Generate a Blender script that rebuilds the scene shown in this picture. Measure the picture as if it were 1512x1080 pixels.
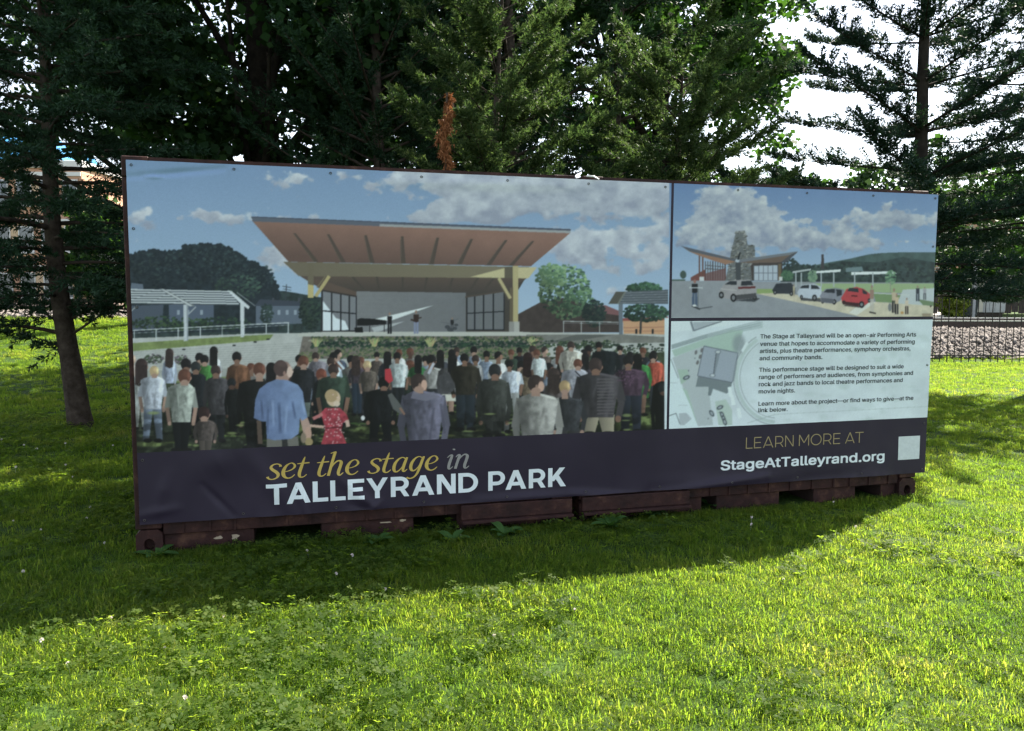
import bpy, bmesh, math, random
import numpy as np
from mathutils import Vector, Matrix

for o in list(bpy.data.objects):
    bpy.data.objects.remove(o, do_unlink=True)
scene = bpy.context.scene
COL = scene.collection
R = math.radians

# ------------------------------------------------------------------ camera
F_PX, PITCH, ROLL, CAM_H = 1180.0, 0.0873, 0.0026, 1.677
cam_data = bpy.data.cameras.new('camera')
cam_data.sensor_fit = 'HORIZONTAL'
cam_data.sensor_width = 36.0
cam_data.lens = F_PX * 36.0 / 1512.0
cam_data.clip_start, cam_data.clip_end = 0.05, 4000.0
cam = bpy.data.objects.new('camera', cam_data)
COL.objects.link(cam)
cam.location = (0, 0, CAM_H)
cam.rotation_euler = (Matrix.Rotation(math.pi / 2 - PITCH, 4, 'X') @ Matrix.Rotation(ROLL, 4, 'Z')).to_euler()
scene.camera = cam

# ------------------------------------------------------------------ sky, sun, exposure
SUN_TO = Vector((0.71, 0.675, 1.0)).normalized()
SUN_EL = math.asin(SUN_TO.z)
SUN_AZ = math.atan2(SUN_TO.x, SUN_TO.y)          # clockwise from +Y
world = bpy.data.worlds.new('World')
scene.world = world
world.use_nodes = True
wn = world.node_tree
wn.nodes.clear()
sky_n = wn.nodes.new('ShaderNodeTexSky')
sky_n.sky_type = 'NISHITA'
sky_n.sun_disc = False
sky_n.sun_elevation = SUN_EL
sky_n.sun_rotation = SUN_AZ
sky_n.air_density = 1.0
sky_n.dust_density = 0.7
sky_n.ozone_density = 1.0
bg_n = wn.nodes.new('ShaderNodeBackground')
bg_n.inputs['Strength'].default_value = 0.095
wo_n = wn.nodes.new('ShaderNodeOutputWorld')
hz_n = wn.nodes.new('ShaderNodeHueSaturation')          # a hazy, milky summer sky
hz_n.inputs['Saturation'].default_value = 0.5
wn.links.new(sky_n.outputs[0], hz_n.inputs['Color'])
wn.links.new(hz_n.outputs[0], bg_n.inputs['Color'])
wn.links.new(bg_n.outputs[0], wo_n.inputs['Surface'])
sun_data = bpy.data.lights.new('sun', 'SUN')
sun_data.energy = 5.0
sun_data.angle = R(0.53)
sun_data.color = (1.0, 0.93, 0.80)
sun = bpy.data.objects.new('sun', sun_data)
COL.objects.link(sun)
sun.rotation_euler = SUN_TO.to_track_quat('Z', 'Y').to_euler()
scene.view_settings.view_transform = 'Standard'
scene.view_settings.look = 'None'
scene.view_settings.gamma = 1.0
scene.view_settings.use_curve_mapping = False
scene.view_settings.exposure = 1.95
scene.cycles.max_bounces = 7
scene.cycles.diffuse_bounces = 3
scene.cycles.glossy_bounces = 2
scene.cycles.transmission_bounces = 5
scene.cycles.transparent_max_bounces = 6
scene.cycles.use_denoising = True

# ------------------------------------------------------------------ small helpers
def ray(px, py):
    a, b = px - 756.0, py - 540.0
    cr, sr = math.cos(ROLL), math.sin(ROLL)
    u, v = a * cr + b * sr, -a * sr + b * cr
    c, s = math.cos(PITCH), math.sin(PITCH)
    up, fw = -v, F_PX
    return Vector((u, fw * c + up * s, up * c - fw * s))

def at_depth(px, py, d):
    r = ray(px, py)
    return Vector((0, 0, CAM_H)) + r * (d / r.y)

def on_ground(px, py, z=0.0):
    r = ray(px, py)
    return Vector((0, 0, CAM_H)) + r * ((z - CAM_H) / r.z)

def tag(o, label=None, cat=None, group=None, kind=None):
    if label: o['label'] = label
    if cat: o['category'] = cat
    if group: o['group'] = group
    if kind: o['kind'] = kind
    return o

def empty(name, loc=(0, 0, 0), rz=0.0):
    o = bpy.data.objects.new(name, None)
    o.empty_display_size = 0.2
    o.location = loc
    o.rotation_euler = (0, 0, rz)
    COL.objects.link(o)
    return o

def link(name, me, mat=None, parent=None):
    o = bpy.data.objects.new(name, me)
    if mat is not None and not me.materials:
        me.materials.append(mat)
    COL.objects.link(o)
    if parent is not None:
        o.parent = parent
    return o

def np_mesh(name, V, F, smooth=False):
    V = np.ascontiguousarray(V, dtype=np.float32)
    F = np.ascontiguousarray(F, dtype=np.int32)
    me = bpy.data.meshes.new(name)
    k = F.shape[1]
    me.vertices.add(len(V)); me.vertices.foreach_set('co', V.ravel())
    me.loops.add(F.size); me.loops.foreach_set('vertex_index', F.ravel())
    me.polygons.add(len(F))
    me.polygons.foreach_set('loop_start', np.arange(0, F.size, k, dtype=np.int32))
    if smooth:
        me.polygons.foreach_set('use_smooth', np.ones(len(F), dtype=bool))
    me.update(calc_edges=True)
    return me

class MB:
    """collects simple solids and links them as one mesh object"""
    def __init__(self): self.v, self.f = [], []
    def add(self, vs, fs):
        n = len(self.v)
        self.v += [tuple(p) for p in vs]
        self.f += [tuple(i + n for i in f) for f in fs]
        return self
    def box(self, x0, x1, y0, y1, z0, z1):
        return self.add([(x0,y0,z0),(x1,y0,z0),(x1,y1,z0),(x0,y1,z0),(x0,y0,z1),(x1,y0,z1),(x1,y1,z1),(x0,y1,z1)],
                        [(0,3,2,1),(4,5,6,7),(0,1,5,4),(1,2,6,5),(2,3,7,6),(3,0,4,7)])
    def tube(self, pts, rad, n=7, cap=True):
        pts = [Vector(p) for p in pts]
        rings, base = [], len(self.v)
        for i, p in enumerate(pts):
            t = (pts[min(i+1, len(pts)-1)] - pts[max(i-1, 0)]).normalized()
            a = t.cross(Vector((0.31, 0.2, 0.93)) if abs(t.z) < .9 else Vector((1, 0.1, 0))).normalized()
            b = t.cross(a)
            r = rad[i] if hasattr(rad, '__len__') else rad
            self.v += [tuple(p + (a*math.cos(2*math.pi*k/n) + b*math.sin(2*math.pi*k/n))*r) for k in range(n)]
        for i in range(len(pts)-1):
            for k in range(n):
                q = base + i*n
                self.f.append((q+k, q+(k+1) % n, q+n+(k+1) % n, q+n+k))
        if cap:
            self.f.append(tuple(base + k for k in reversed(range(n))))
            self.f.append(tuple(base + (len(pts)-1)*n + k for k in range(n)))
        return self
    def mesh(self, name, bevel=0.0, smooth=False):
        me = bpy.data.meshes.new(name)
        me.from_pydata(self.v, [], self.f)
        if bevel:
            bm = bmesh.new(); bm.from_mesh(me)
            bmesh.ops.bevel(bm, geom=bm.edges[:], offset=bevel, segments=1, affect='EDGES')
            bm.to_mesh(me); bm.free()
        if smooth:
            me.polygons.foreach_set('use_smooth', [True]*len(me.polygons))
        me.update()
        return me
    def build(self, name, mat, parent=None, bevel=0.0, smooth=False):
        return link(name, self.mesh(name, bevel, smooth), mat, parent)

def hash2(ix, iy, seed):
    h = (ix.astype(np.int64)*374761393 + iy.astype(np.int64)*668265263 + seed*974634777) & 0xFFFFFFFF
    h = ((h ^ (h >> 13))*1274126177) & 0xFFFFFFFF
    return ((h ^ (h >> 16)) & 0xFFFFFF)/float(0xFFFFFF)
def vnoise(x, y, seed=0):
    x = np.asarray(x, float); y = np.asarray(y, float)
    ix, iy = np.floor(x), np.floor(y)
    fx, fy = x-ix, y-iy
    fx, fy = fx*fx*(3-2*fx), fy*fy*(3-2*fy)
    ix, iy = ix.astype(np.int64), iy.astype(np.int64)
    a, b = hash2(ix, iy, seed), hash2(ix+1, iy, seed)
    c, d = hash2(ix, iy+1, seed), hash2(ix+1, iy+1, seed)
    return (a*(1-fx)+b*fx)*(1-fy) + (c*(1-fx)+d*fx)*fy
def fbm(x, y, seed=0, octv=4):
    s, a, t = 0.0, 0.5, 0.0
    for i in range(octv):
        s = s + a*vnoise(x*2**i, y*2**i, seed+i*17); t += a; a *= .55
    return s/t
def sstep(a, b, x):
    t = np.clip((x-a)/(b-a), 0, 1)
    return t*t*(3-2*t)

# ------------------------------------------------------------------ materials
def mat_new(name):
    m = bpy.data.materials.new(name); m.use_nodes = True
    nt = m.node_tree; nt.nodes.clear()
    out = nt.nodes.new('ShaderNodeOutputMaterial')
    return m, nt, out

def N(nt, t, **kw):
    n = nt.nodes.new(t)
    for k, v in kw.items(): setattr(n, k, v)
    return n

def ramp(nt, fac, stops):
    r = N(nt, 'ShaderNodeValToRGB')
    el = r.color_ramp.elements
    while len(el) < len(stops): el.new(0.5)
    for e, (p, c) in zip(el, stops):
        e.position = p; e.color = (*c, 1) if len(c) == 3 else c
    nt.links.new(fac, r.inputs[0])
    return r.outputs[0]

def mat_rough(name, c1, c2, scale=3.0, rough=.7, bump=.2, bscale=40., metal=0., c3=None, spec=.4, detail=6):
    """two or three tone noise-mottled surface with fine relief"""
    m, nt, out = mat_new(name)
    tc = N(nt, 'ShaderNodeTexCoord')
    nz = N(nt, 'ShaderNodeTexNoise'); nz.inputs['Scale'].default_value = scale; nz.inputs['Detail'].default_value = detail
    nz.inputs['Roughness'].default_value = .65
    nt.links.new(tc.outputs['Object'], nz.inputs['Vector'])
    stops = [(.32, c1), (.68, c2)] if c3 is None else [(.3, c1), (.55, c2), (.72, c3)]
    col = ramp(nt, nz.outputs['Fac'], stops)
    b = N(nt, 'ShaderNodeBsdfPrincipled')
    nt.links.new(col, b.inputs['Base Color'])
    b.inputs['Roughness'].default_value = rough
    b.inputs['Metallic'].default_value = metal
    b.inputs['Specular IOR Level'].default_value = spec
    if bump:
        n2 = N(nt, 'ShaderNodeTexNoise'); n2.inputs['Scale'].default_value = bscale; n2.inputs['Detail'].default_value = 4
        nt.links.new(tc.outputs['Object'], n2.inputs['Vector'])
        bp = N(nt, 'ShaderNodeBump'); bp.inputs['Strength'].default_value = bump; bp.inputs['Distance'].default_value = .02
        nt.links.new(n2.outputs['Fac'], bp.inputs['Height'])
        nt.links.new(bp.outputs[0], b.inputs['Normal'])
    nt.links.new(b.outputs[0], out.inputs[0])
    return m

def mat_leaf(name, stops, trans=.35, tcol=(1.3, 1.5, .6), patch=.35, rough=.55):
    """foliage: colour per leaf (random per island) with slow patches; part of the light passes through"""
    m, nt, out = mat_new(name)
    geo = N(nt, 'ShaderNodeNewGeometry')
    tc = N(nt, 'ShaderNodeTexCoord')
    nz = N(nt, 'ShaderNodeTexNoise'); nz.inputs['Scale'].default_value = 1.3; nz.inputs['Detail'].default_value = 3
    nt.links.new(tc.outputs['Object'], nz.inputs['Vector'])
    mx = N(nt, 'ShaderNodeMix'); mx.data_type = 'FLOAT'; mx.inputs[0].default_value = patch
    nt.links.new(geo.outputs['Random Per Island'], mx.inputs[2]); nt.links.new(nz.outputs['Fac'], mx.inputs[3])
    col = ramp(nt, mx.outputs[0], stops)
    b = N(nt, 'ShaderNodeBsdfPrincipled')
    b.inputs['Roughness'].default_value = rough; b.inputs['Specular IOR Level'].default_value = .1
    nt.links.new(col, b.inputs['Base Color'])
    tr = N(nt, 'ShaderNodeBsdfTranslucent')
    mul = N(nt, 'ShaderNodeMix'); mul.data_type = 'RGBA'; mul.blend_type = 'MULTIPLY'; mul.inputs[0].default_value = 1
    nt.links.new(col, mul.inputs[6]); mul.inputs[7].default_value = (*tcol, 1)
    nt.links.new(mul.outputs[2], tr.inputs['Color'])
    ms = N(nt, 'ShaderNodeMixShader'); ms.inputs[0].default_value = trans
    nt.links.new(b.outputs[0], ms.inputs[1]); nt.links.new(tr.outputs[0], ms.inputs[2])
    nt.links.new(ms.outputs[0], out.inputs[0])
    return m

def mat_flat(name, c, rough=.5, spec=.4, metal=0.):
    return mat_rough(name, tuple(x*.9 for x in c), tuple(min(1, x*1.08) for x in c), 6., rough, .05, 60., metal, spec=spec)

# ------------------------------------------------------------------ terrain
def height(x, y):
    x = np.asarray(x, float); y = np.asarray(y, float)
    left = sstep(1.0, -5.0, x)
    rise = sstep(11.0, 23.0, y)*1.15*left
    bank = sstep(20.5, 22.9, y)*.72 + sstep(25.6, 27.2, y)*.23
    h = np.maximum(rise, bank)
    und = (fbm(x*.35, y*.35, 5, 3)-.5)*.10*sstep(2.0, 4.0, np.hypot(x-.5, y-7.0)-2.2) + (fbm(x*2.2, y*2.2, 9, 2)-.5)*.025
    return h + und*sstep(30, 20, y)

def axis(lo, hi, fine, far):
    a = list(np.arange(lo, hi+1e-6, fine))
    s, p = fine, hi
    while p < far:
        s *= 1.35; p += s; a.append(p)
    s, p = fine, lo
    while p > -far:
        s *= 1.35; p -= s; a.insert(0, p)
    return np.array(a)

def terrain():
    xs, ys = axis(-22, 22, .25, 1500), axis(-2, 28, .25, 1500)
    X, Y = np.meshgrid(xs, ys)
    Z = height(X, Y)
    nx, ny = len(xs), len(ys)
    V = np.stack([X.ravel(), Y.ravel(), Z.ravel()], 1)
    i = (np.arange(ny-1)[:, None]*nx + np.arange(nx-1)[None, :]).ravel()
    F = np.stack([i, i+1, i+nx+1, i+nx], 1)
    return np_mesh('lawn', V, F, True)

m_soil, nt, out = mat_new('lawn_soil')
tc = N(nt, 'ShaderNodeTexCoord')
n1 = N(nt, 'ShaderNodeTexNoise'); n1.inputs['Scale'].default_value = .8; n1.inputs['Detail'].default_value = 8
n2 = N(nt, 'ShaderNodeTexNoise'); n2.inputs['Scale'].default_value = 35; n2.inputs['Detail'].default_value = 5
nt.links.new(tc.outputs['Object'], n1.inputs['Vector']); nt.links.new(tc.outputs['Object'], n2.inputs['Vector'])
c1 = ramp(nt, n1.outputs['Fac'], [(.3, (.035, .07, .014)), (.6, (.055, .095, .022)), (.8, (.10, .10, .05))])
c2 = ramp(nt, n2.outputs['Fac'], [(.35, (.45, .5, .4)), (.7, (1.15, 1.15, 1.0))])
mm = N(nt, 'ShaderNodeMix'); mm.data_type = 'RGBA'; mm.blend_type = 'MULTIPLY'; mm.inputs[0].default_value = 1
nt.links.new(c1, mm.inputs[6]); nt.links.new(c2, mm.inputs[7])
b = N(nt, 'ShaderNodeBsdfPrincipled'); b.inputs['Roughness'].default_value = .9; b.inputs['Specular IOR Level'].default_value = .1
nt.links.new(mm.outputs[2], b.inputs['Base Color'])
bp = N(nt, 'ShaderNodeBump'); bp.inputs['Strength'].default_value = .6; bp.inputs['Distance'].default_value = .03
nt.links.new(n2.outputs['Fac'], bp.inputs['Height']); nt.links.new(bp.outputs[0], b.inputs['Normal'])
nt.links.new(b.outputs[0], out.inputs[0])
tag(link('lawn', terrain(), m_soil), kind='structure')

# ------------------------------------------------------------------ banner frame of reference
BW, BH = 6.071, 2.30
B0 = Vector((-2.3905, 5.0386, CAM_H-1.4716))       # bottom-left corner of the banner
BYAW = 0.2655
BU = Vector((math.cos(BYAW), math.sin(BYAW), 0))
BN = Vector((BU.y, -BU.x, 0))                      # towards the viewer

def px_uv(px, py):
    r = ray(px, py); o = Vector((0, 0, CAM_H)) - B0
    t = -o.dot(BN)/r.dot(BN)
    p = o + r*t
    return p.dot(BU), p.z
def uv_px(U, V):
    """banner metres -> photograph pixels (arrays)"""
    X = B0.x + U*BU.x; Y = B0.y + U*BU.y; Z = B0.z + V - CAM_H
    c, s = math.cos(PITCH), math.sin(PITCH)
    fw, up = Y*c - Z*s, Y*s + Z*c
    u, v = F_PX*X/fw, -F_PX*up/fw
    cr, sr = math.cos(ROLL), math.sin(ROLL)
    return 756 + u*cr - v*sr, 540 + u*sr + v*cr

# ------------------------------------------------------------------ the two containers
m_cont = mat_rough('container_paint', (.015, .008, .008), (.038, .016, .014), 7., .7, .35, 25., c3=(.095, .048, .032), spec=.2)
m_cont_dark = mat_rough('container_underside', (.02, .012, .01), (.035, .018, .015), 6., .8, .2, 30.)
m_flake = mat_rough('bare_primer', (.30, .24, .17), (.40, .33, .24), 14., .8, .2, 50.)
CD = 2.44                                          # container depth
CH = 2.535                                         # container height above the lawn
B_Z = -B0.z                                        # lawn level in banner z

def corner_casting(parent, u0, u1, z0, z1, yf, depth, hole, mat):
    """steel corner block with an oval lifting hole in its front"""
    hu, hz, ru, rz = hole
    n = 16
    vs, fs = [], []
    ang = [2*math.pi*(k+.5)/n for k in range(n)]
    cu, cz = (u0+u1)/2, (z0+z1)/2
    for a in ang:
        c, s = math.cos(a), math.sin(a)
        k = 1/max(abs(c), abs(s))
        vs.append((cu + c*k*(u1-u0)/2, yf, cz + s*k*(z1-z0)/2))
    for a in ang: vs.append((hu + math.cos(a)*ru, yf, hz + math.sin(a)*rz))
    for a in ang: vs.append((hu + math.cos(a)*ru*.92, yf+.06, hz + math.sin(a)*rz*.92))
    for a in ang:
        c, s = math.cos(a), math.sin(a)
        k = 1/max(abs(c), abs(s))
        vs.append((cu + c*k*(u1-u0)/2, yf+depth, cz + s*k*(z1-z0)/2))
    for k in range(n):
        j = (k+1) % n
        fs += [(k, j, n+j, n+k), (n+k, n+j, 2*n+j, 2*n+k), (k, 3*n+k, 3*n+j, j)]
    fs.append(tuple(2*n+k for k in range(n)))
    fs.append(tuple(3*n+k for k in reversed(range(n))))
    return MB().add(vs, fs).build('corner_casting', mat, parent)

def local_frame(name):
    e = empty(name, (B0.x, B0.y, 0), BYAW)
    return e

def corrugated(u0, u1, z0, z1, yf, amp=.03, pitch=.27):
    us, k = [], 0
    u = u0
    pts = []
    while u < u1-1e-6:
        for du, dy in ((0, 0), (.07, 0), (.105, amp), (.235, amp)):
            if u+du < u1: pts.append((u+du, yf+dy))
        u += pitch
    pts.append((u1, yf))
    vs = [(a, b_, z0) for a, b_ in pts] + [(a, b_, z1) for a, b_ in pts]
    n = len(pts)
    return vs, [(i, i+1, n+i+1, n+i) for i in range(n-1)]

def container(u0, u1, label, pockets, plate, end_right):
    """local x runs along the banner, y away from the viewer, z up from the lawn"""
    e = local_frame('shipping_container')
    tag(e, label, 'container', 'brown containers joined end to end')
    W = .16
    ov = .05
    vs, fs = corrugated(u0+W, u1-W, .30, CH-.10, .045)
    MB().add(vs, fs).build('front_wall', m_cont, e)
    vs, fs = corrugated(u0+W, u1-W, .30, CH-.10, CD-.045, -.03)
    MB().add(vs, [f[::-1] for f in fs]).build('rear_wall', m_cont, e)
    for ua, ub in ((u0+.004, u0+.04), (u1-.04, u1-.004)):
        MB().box(ua, ub, W, CD-W, .2, CH-.10).build('end_wall', m_cont, e)
    # roof with cross ribs
    r = MB().box(u0+W, u1-W, .10, CD-.10, CH-.06, CH-.03)
    k = u0+.3
    while k < u1-.3:
        r.box(k, k+.10, .14, CD-.14, CH-.032, CH-.015); k += .27
    r.build('roof', m_cont, e)
    for ya, yb in ((0, .10), (CD-.10, CD)):
        MB().box(u0+W, u1-W, ya+.003, yb-.003, CH-.115, CH-.004).build('top_rail', m_cont, e)
        for ua, ub in ((u0, u0+W-.002), (u1-W+.002, u1)):
            MB().box(ua, ub, ya if ya == 0 else CD-W, W if ya == 0 else CD, .165, CH-.13).build('corner_post', m_cont, e, bevel=.006)
            MB().box(ua, ub, ya if ya == 0 else CD-W, W if ya == 0 else CD, CH-.128, CH).build('corner_casting', m_cont, e, bevel=.006)
    MB().box(u0+W, u1-W, CD-.12, CD-.004, .02, .32).build('rear_rail', m_cont, e)
    # front sill: an upper rail in welded lengths over a lower beam cut by fork pockets
    zt, zm = .30, .118
    MB().box(u0+W+.002, u1-W-.002, .018, .11, zm, zt).build('sill_rail', m_cont, e, bevel=.004)
    a = u0+W+.12
    while a < u1-W-.1:
        MB().box(a, a+.012, .008, .016, zm+.004, zt).build('stiffener', m_cont, e)
        a += random.uniform(.15, .21)
    edges = [u0+W+.002]
    for p0, p1 in pockets: edges += [p0, p1]
    edges.append(u1-W-.002)
    for i in range(0, len(edges), 2):
        MB().box(edges[i], edges[i+1], .045, .15, -.03, zm-.004).build('lower_beam', m_cont, e, bevel=.004)
    for p0, p1 in pockets:
        pk = MB()
        pk.add([(p0, .05, -.03), (p0, 1.0, -.03), (p0, 1.0, zm-.012), (p0, .05, zm-.012), (p1, .05, -.03), (p1, 1.0, -.03), (p1, 1.0, zm-.012), (p1, .05, zm-.012)],
               [(0, 1, 2, 3), (4, 7, 6, 5), (3, 2, 6, 7), (1, 5, 6, 2)])
        pk.build('fork_pocket', m_cont_dark, e)
    # heavy folded plate by the joint
    p0, p1 = plate
    MB().box(p0, p1, -.035, .009, .085, .190).build('joint_plate', m_cont, e, bevel=.004)
    MB().box(p0, p1, -.075, .009, .062, .0825).build('plate_flange', m_cont, e, bevel=.003)
    hu = .045
    for ua, ub, inner in ((u0, u0+W, end_right), (u1-W, u1, not end_right)):
        corner_casting(e, ua, ub, -.02, .16, 0.0, W, ((ua+ub)/2, .062, hu*.75, .042), m_cont)
        corner_casting(e, ua, ub, -.02, .16, CD-W, W, ((ua+ub)/2, .062, hu*.75, .042), m_cont)
    return e

random.seed(4)
UJ = px_uv(850, 770)[0]
def pu(px, py): return px_uv(px, py)[0]
c_left = container(-.032, UJ-.03, 'rust brown container with dark fork pockets under the left half of the banner',
    [(pu(375, 800), pu(475, 795)), (pu(612, 780), pu(676, 775))], (pu(680, 770), UJ-.04), False)
c_right = container(UJ+.03, BW-.075, 'rust brown container whose far corner post stands on sunlit grass',
    [(pu(1040, 750), pu(1062, 750)), (pu(1155, 745), pu(1206, 740)), (pu(1268, 730), pu(1306, 730))], (UJ+.04, pu(1015, 740)), True)
# bare patches where paint has come off the left container
def flake(parent, px, py, w, h, seed, y=.0275):
    u, v = px_uv(px, py); z = v - B_Z
    rnd = random.Random(seed)
    n = 11
    ring = [(u + math.cos(2*math.pi*k/n)*w*rnd.uniform(.35, 1), y, z + math.sin(2*math.pi*k/n)*h*rnd.uniform(.35, 1)) for k in range(n)]
    back = [(p[0], y+.006, p[2]) for p in ring]
    fs = [tuple(range(n)), tuple(range(2*n-1, n-1, -1))] + [(k, n+k, n+(k+1) % n, (k+1) % n) for k in range(n)]
    MB().add(ring+back, fs).build('paint_flake', m_flake, parent)
for k, (px, py, w, h) in enumerate(((322, 797, .035, .016), (346, 796, .04, .026), (316, 816, .022, .02), (570, 774, .06, .008), (596, 771, .04, .012))):
    flake(c_left, px, py, w, h, 10+k, .0425)

# ------------------------------------------------------------------ banner surface
FOLDS = []   # (u0,v0,u1,v1,half width m,amplitude m)
for x0, y0, x1, y1, w, a in ((500, 705, 580, 772, .035, .010), (520, 745, 610, 768, .03, -.009), (560, 740, 530, 772, .025, .010),
                             (300, 715, 345, 760, .02, -.008), (345, 670, 300, 690, .10, .010), (365, 668, 440, 760, .06, .008),
                             (208, 760, 262, 750, .03, .007), (700, 738, 860, 728, .03, .010), (840, 728, 960, 735, .03, .012), (960, 728, 1130, 702, .03, .011),
                             (1130, 712, 1260, 700, .05, -.008), (960, 712, 1300, 706, .06, .006), (190, 262, 330, 250, .02, -.007), (215, 262, 240, 262, .012, .006),
                             (560, 268, 860, 276, .04, .004), (250, 700, 235, 745, .04, .006), (640, 750, 760, 742, .02, .008), (430, 700, 455, 765, .02, .006)):
    a0, a1 = px_uv(x0, y0), px_uv(x1, y1)
    FOLDS.append((*a0, *a1, w, a*1.75))
def bulge(U, V):
    U = np.asarray(U, float); V = np.asarray(V, float)
    d = .020 + .0014*np.sin(2*np.pi*U/.27)*sstep(.0, .3, V)
    d = d + (fbm(U*1.3, V*1.6, 3, 3)-.5)*.016
    d = d + np.exp(-V/.10)*(fbm(U*5.0, V*2, 21, 3)-.4)*.020
    d = d + np.exp(-(BH-V)/.06)*(fbm(U*6.0, V*2, 33, 3)-.5)*.012
    for u0, v0, u1, v1, w, a in FOLDS:
        du, dv = u1-u0, v1-v0
        L2 = du*du + dv*dv
        t = np.clip(((U-u0)*du + (V-v0)*dv)/L2, 0, 1)
        dist = np.hypot(U-u0-t*du, V-v0-t*dv)
        d = d + a*np.exp(-(dist/w)**2)*(1-.6*np.abs(2*t-1))
    return d

banner = empty('banner', B0, BYAW)
tag(banner, 'large printed vinyl banner about an outdoor stage covering the container side', 'banner')

# print layout in banner metres
def mean_uv(*pts):
    q = [px_uv(*p) for p in pts]
    return sum(a for a, _ in q)/len(q), sum(c for _, c in q)/len(q)
U_DIV0 = mean_uv((988.3, 300), (986.5, 450), (984, 600))[0]
U_DIV1 = mean_uv((992.5, 300), (990.5, 450), (987, 600))[0]
V_BAND = mean_uv((203, 667), (984, 632.5), (1367.6, 617.5))[1]
V_MID1 = mean_uv((988.5, 469.3), (1374, 467.7))[1]
V_MID0 = mean_uv((988.5, 473.8), (1373, 472.6))[1]
print('LAYOUT', U_DIV0, U_DIV1, V_BAND, V_MID0, V_MID1, UJ)

def grid(u0, u1, v0, v1, step, extra=0.0):
    nu, nv = max(1, round((u1-u0)/step)), max(1, round((v1-v0)/step))
    U, V = np.meshgrid(np.linspace(u0, u1, nu+1), np.linspace(v0, v1, nv+1))
    i = (np.arange(nv)[:, None]*(nu+1) + np.arange(nu)[None, :]).ravel()
    return U.ravel(), V.ravel(), np.stack([i, i+1, i+nu+2, i+nu+1], 1)
def sheet(U, V, off=0.0):
    return np.stack([U, -(bulge(U, V)+off), V], 1)

m_band, nt, out = mat_new('vinyl_dark')
b = N(nt, 'ShaderNodeBsdfPrincipled')
tc = N(nt, 'ShaderNodeTexCoord'); nz = N(nt, 'ShaderNodeTexNoise'); nz.inputs['Scale'].default_value = 2.2; nz.inputs['Detail'].default_value = 7
nt.links.new(tc.outputs['Object'], nz.inputs['Vector'])
nt.links.new(ramp(nt, nz.outputs['Fac'], [(.3, (.021, .0155, .029)), (.7, (.028, .021, .037))]), b.inputs['Base Color'])
b.inputs['Roughness'].default_value = .5; b.inputs['Specular IOR Level'].default_value = .22
nt.links.new(b.outputs[0], out.inputs[0])
m_print, nt, out = mat_new('vinyl_print')
ca = N(nt, 'ShaderNodeVertexColor'); ca.layer_name = 'ink'
b = N(nt, 'ShaderNodeBsdfPrincipled'); b.inputs['Roughness'].default_value = .5; b.inputs['Specular IOR Level'].default_value = .25
nt.links.new(ca.outputs[0], b.inputs['Base Color']); nt.links.new(b.outputs[0], out.inputs[0])

def strip(rects, step=.02):
    Vs, Fs, n = [], [], 0
    for r in rects:
        U, V, F = grid(*r, step)
        Vs.append(sheet(U, V)); Fs.append(F+n); n += len(U)
    return np_mesh('fabric', np.concatenate(Vs), np.concatenate(Fs), True)
link('fabric', strip([(0, BW, 0, V_BAND)], .012), m_band, banner)
link('divider', strip([(U_DIV0, U_DIV1, V_BAND, BH)], .02), m_band, banner)
link('divider', strip([(U_DIV1, BW, V_MID0, V_MID1)], .02), m_band, banner)
# sewn hem folded back round the edges
m_hem = mat_rough('vinyl_hem', (.16, .16, .18), (.24, .24, .26), 9., .5, .1, 60.)
def hem(pts):
    U = np.array([p[0] for p in pts]); V = np.array([p[1] for p in pts])
    d = bulge(U, V)
    a = np.stack([U, -d, V], 1); bk = np.stack([U, -d*0-.004, V], 1)
    n = len(U)
    return np_mesh('hem', np.concatenate([a, bk]), [(i, i+1, n+i+1, n+i) for i in range(n-1)])
us = np.linspace(0, BW, 300); vs_ = np.linspace(0, BH, 120)
link('hem', hem([(u, 0) for u in us]), m_hem, banner)
link('hem', hem([(u, BH) for u in us]), m_hem, banner)
link('hem', hem([(0, v) for v in vs_]), m_hem, banner)
link('hem', hem([(BW, v) for v in vs_]), m_hem, banner)
# grommets
m_brass = mat_rough('grommet_metal', (.10, .095, .09), (.2, .19, .17), 20., .4, .1, 60., metal=.6)
def ring_mesh(r0=.0045, r1=.009, n=12):
    mb = MB(); vs, fs = [], []
    for r, y in ((r0, 0.0), ((r0+r1)/2, -.004), (r1, 0.0)):
        vs += [(math.cos(2*math.pi*k/n)*r, y, math.sin(2*math.pi*k/n)*r) for k in range(n)]
    for j in range(2):
        fs += [(j*n+k, j*n+(k+1) % n, (j+1)*n+(k+1) % n, (j+1)*n+k) for k in range(n)]
    return mb.add(vs, fs).mesh('grommet')
gm = ring_mesh()
spots = [(u, BH-.03) for u in np.linspace(.03, BW-.03, 11)] + [(u, .03) for u in np.linspace(.03, BW-.03, 11)] + \
        [(.03, v) for v in np.linspace(.42, BH-.42, 4)] + [(BW-.03, v) for v in np.linspace(.42, BH-.42, 4)]
for u, v in spots:
    g = link('grommet', gm, m_brass, banner)
    g.location = (u, -float(bulge(u, v))-.002, v)
# torn end of a white tie strap at the top edge
u, v = px_uv(868, 268)
MB().tube([(u-.02, -.02, BH+.024), (u+.03, -.035, BH+.022), (u+.07, -.04, BH+.002)], [.004, .007, .004], 6).build('tie_strap', mat_flat('strap_white', (.6, .6, .6)), banner)

# ------------------------------------------------------------------ the print, painted by code in photograph pixels
CX0, CY0, CS = 178.0, 226.0, 2.0
CWp, CHp = int(1214*CS), int(560*CS)
CAN = np.zeros((CHp, CWp, 3), np.float32)
GX = CX0 + (np.arange(CWp)+.5)/CS
GY = CY0 + (np.arange(CHp)+.5)/CS
prng = np.random.RandomState(11)

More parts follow.
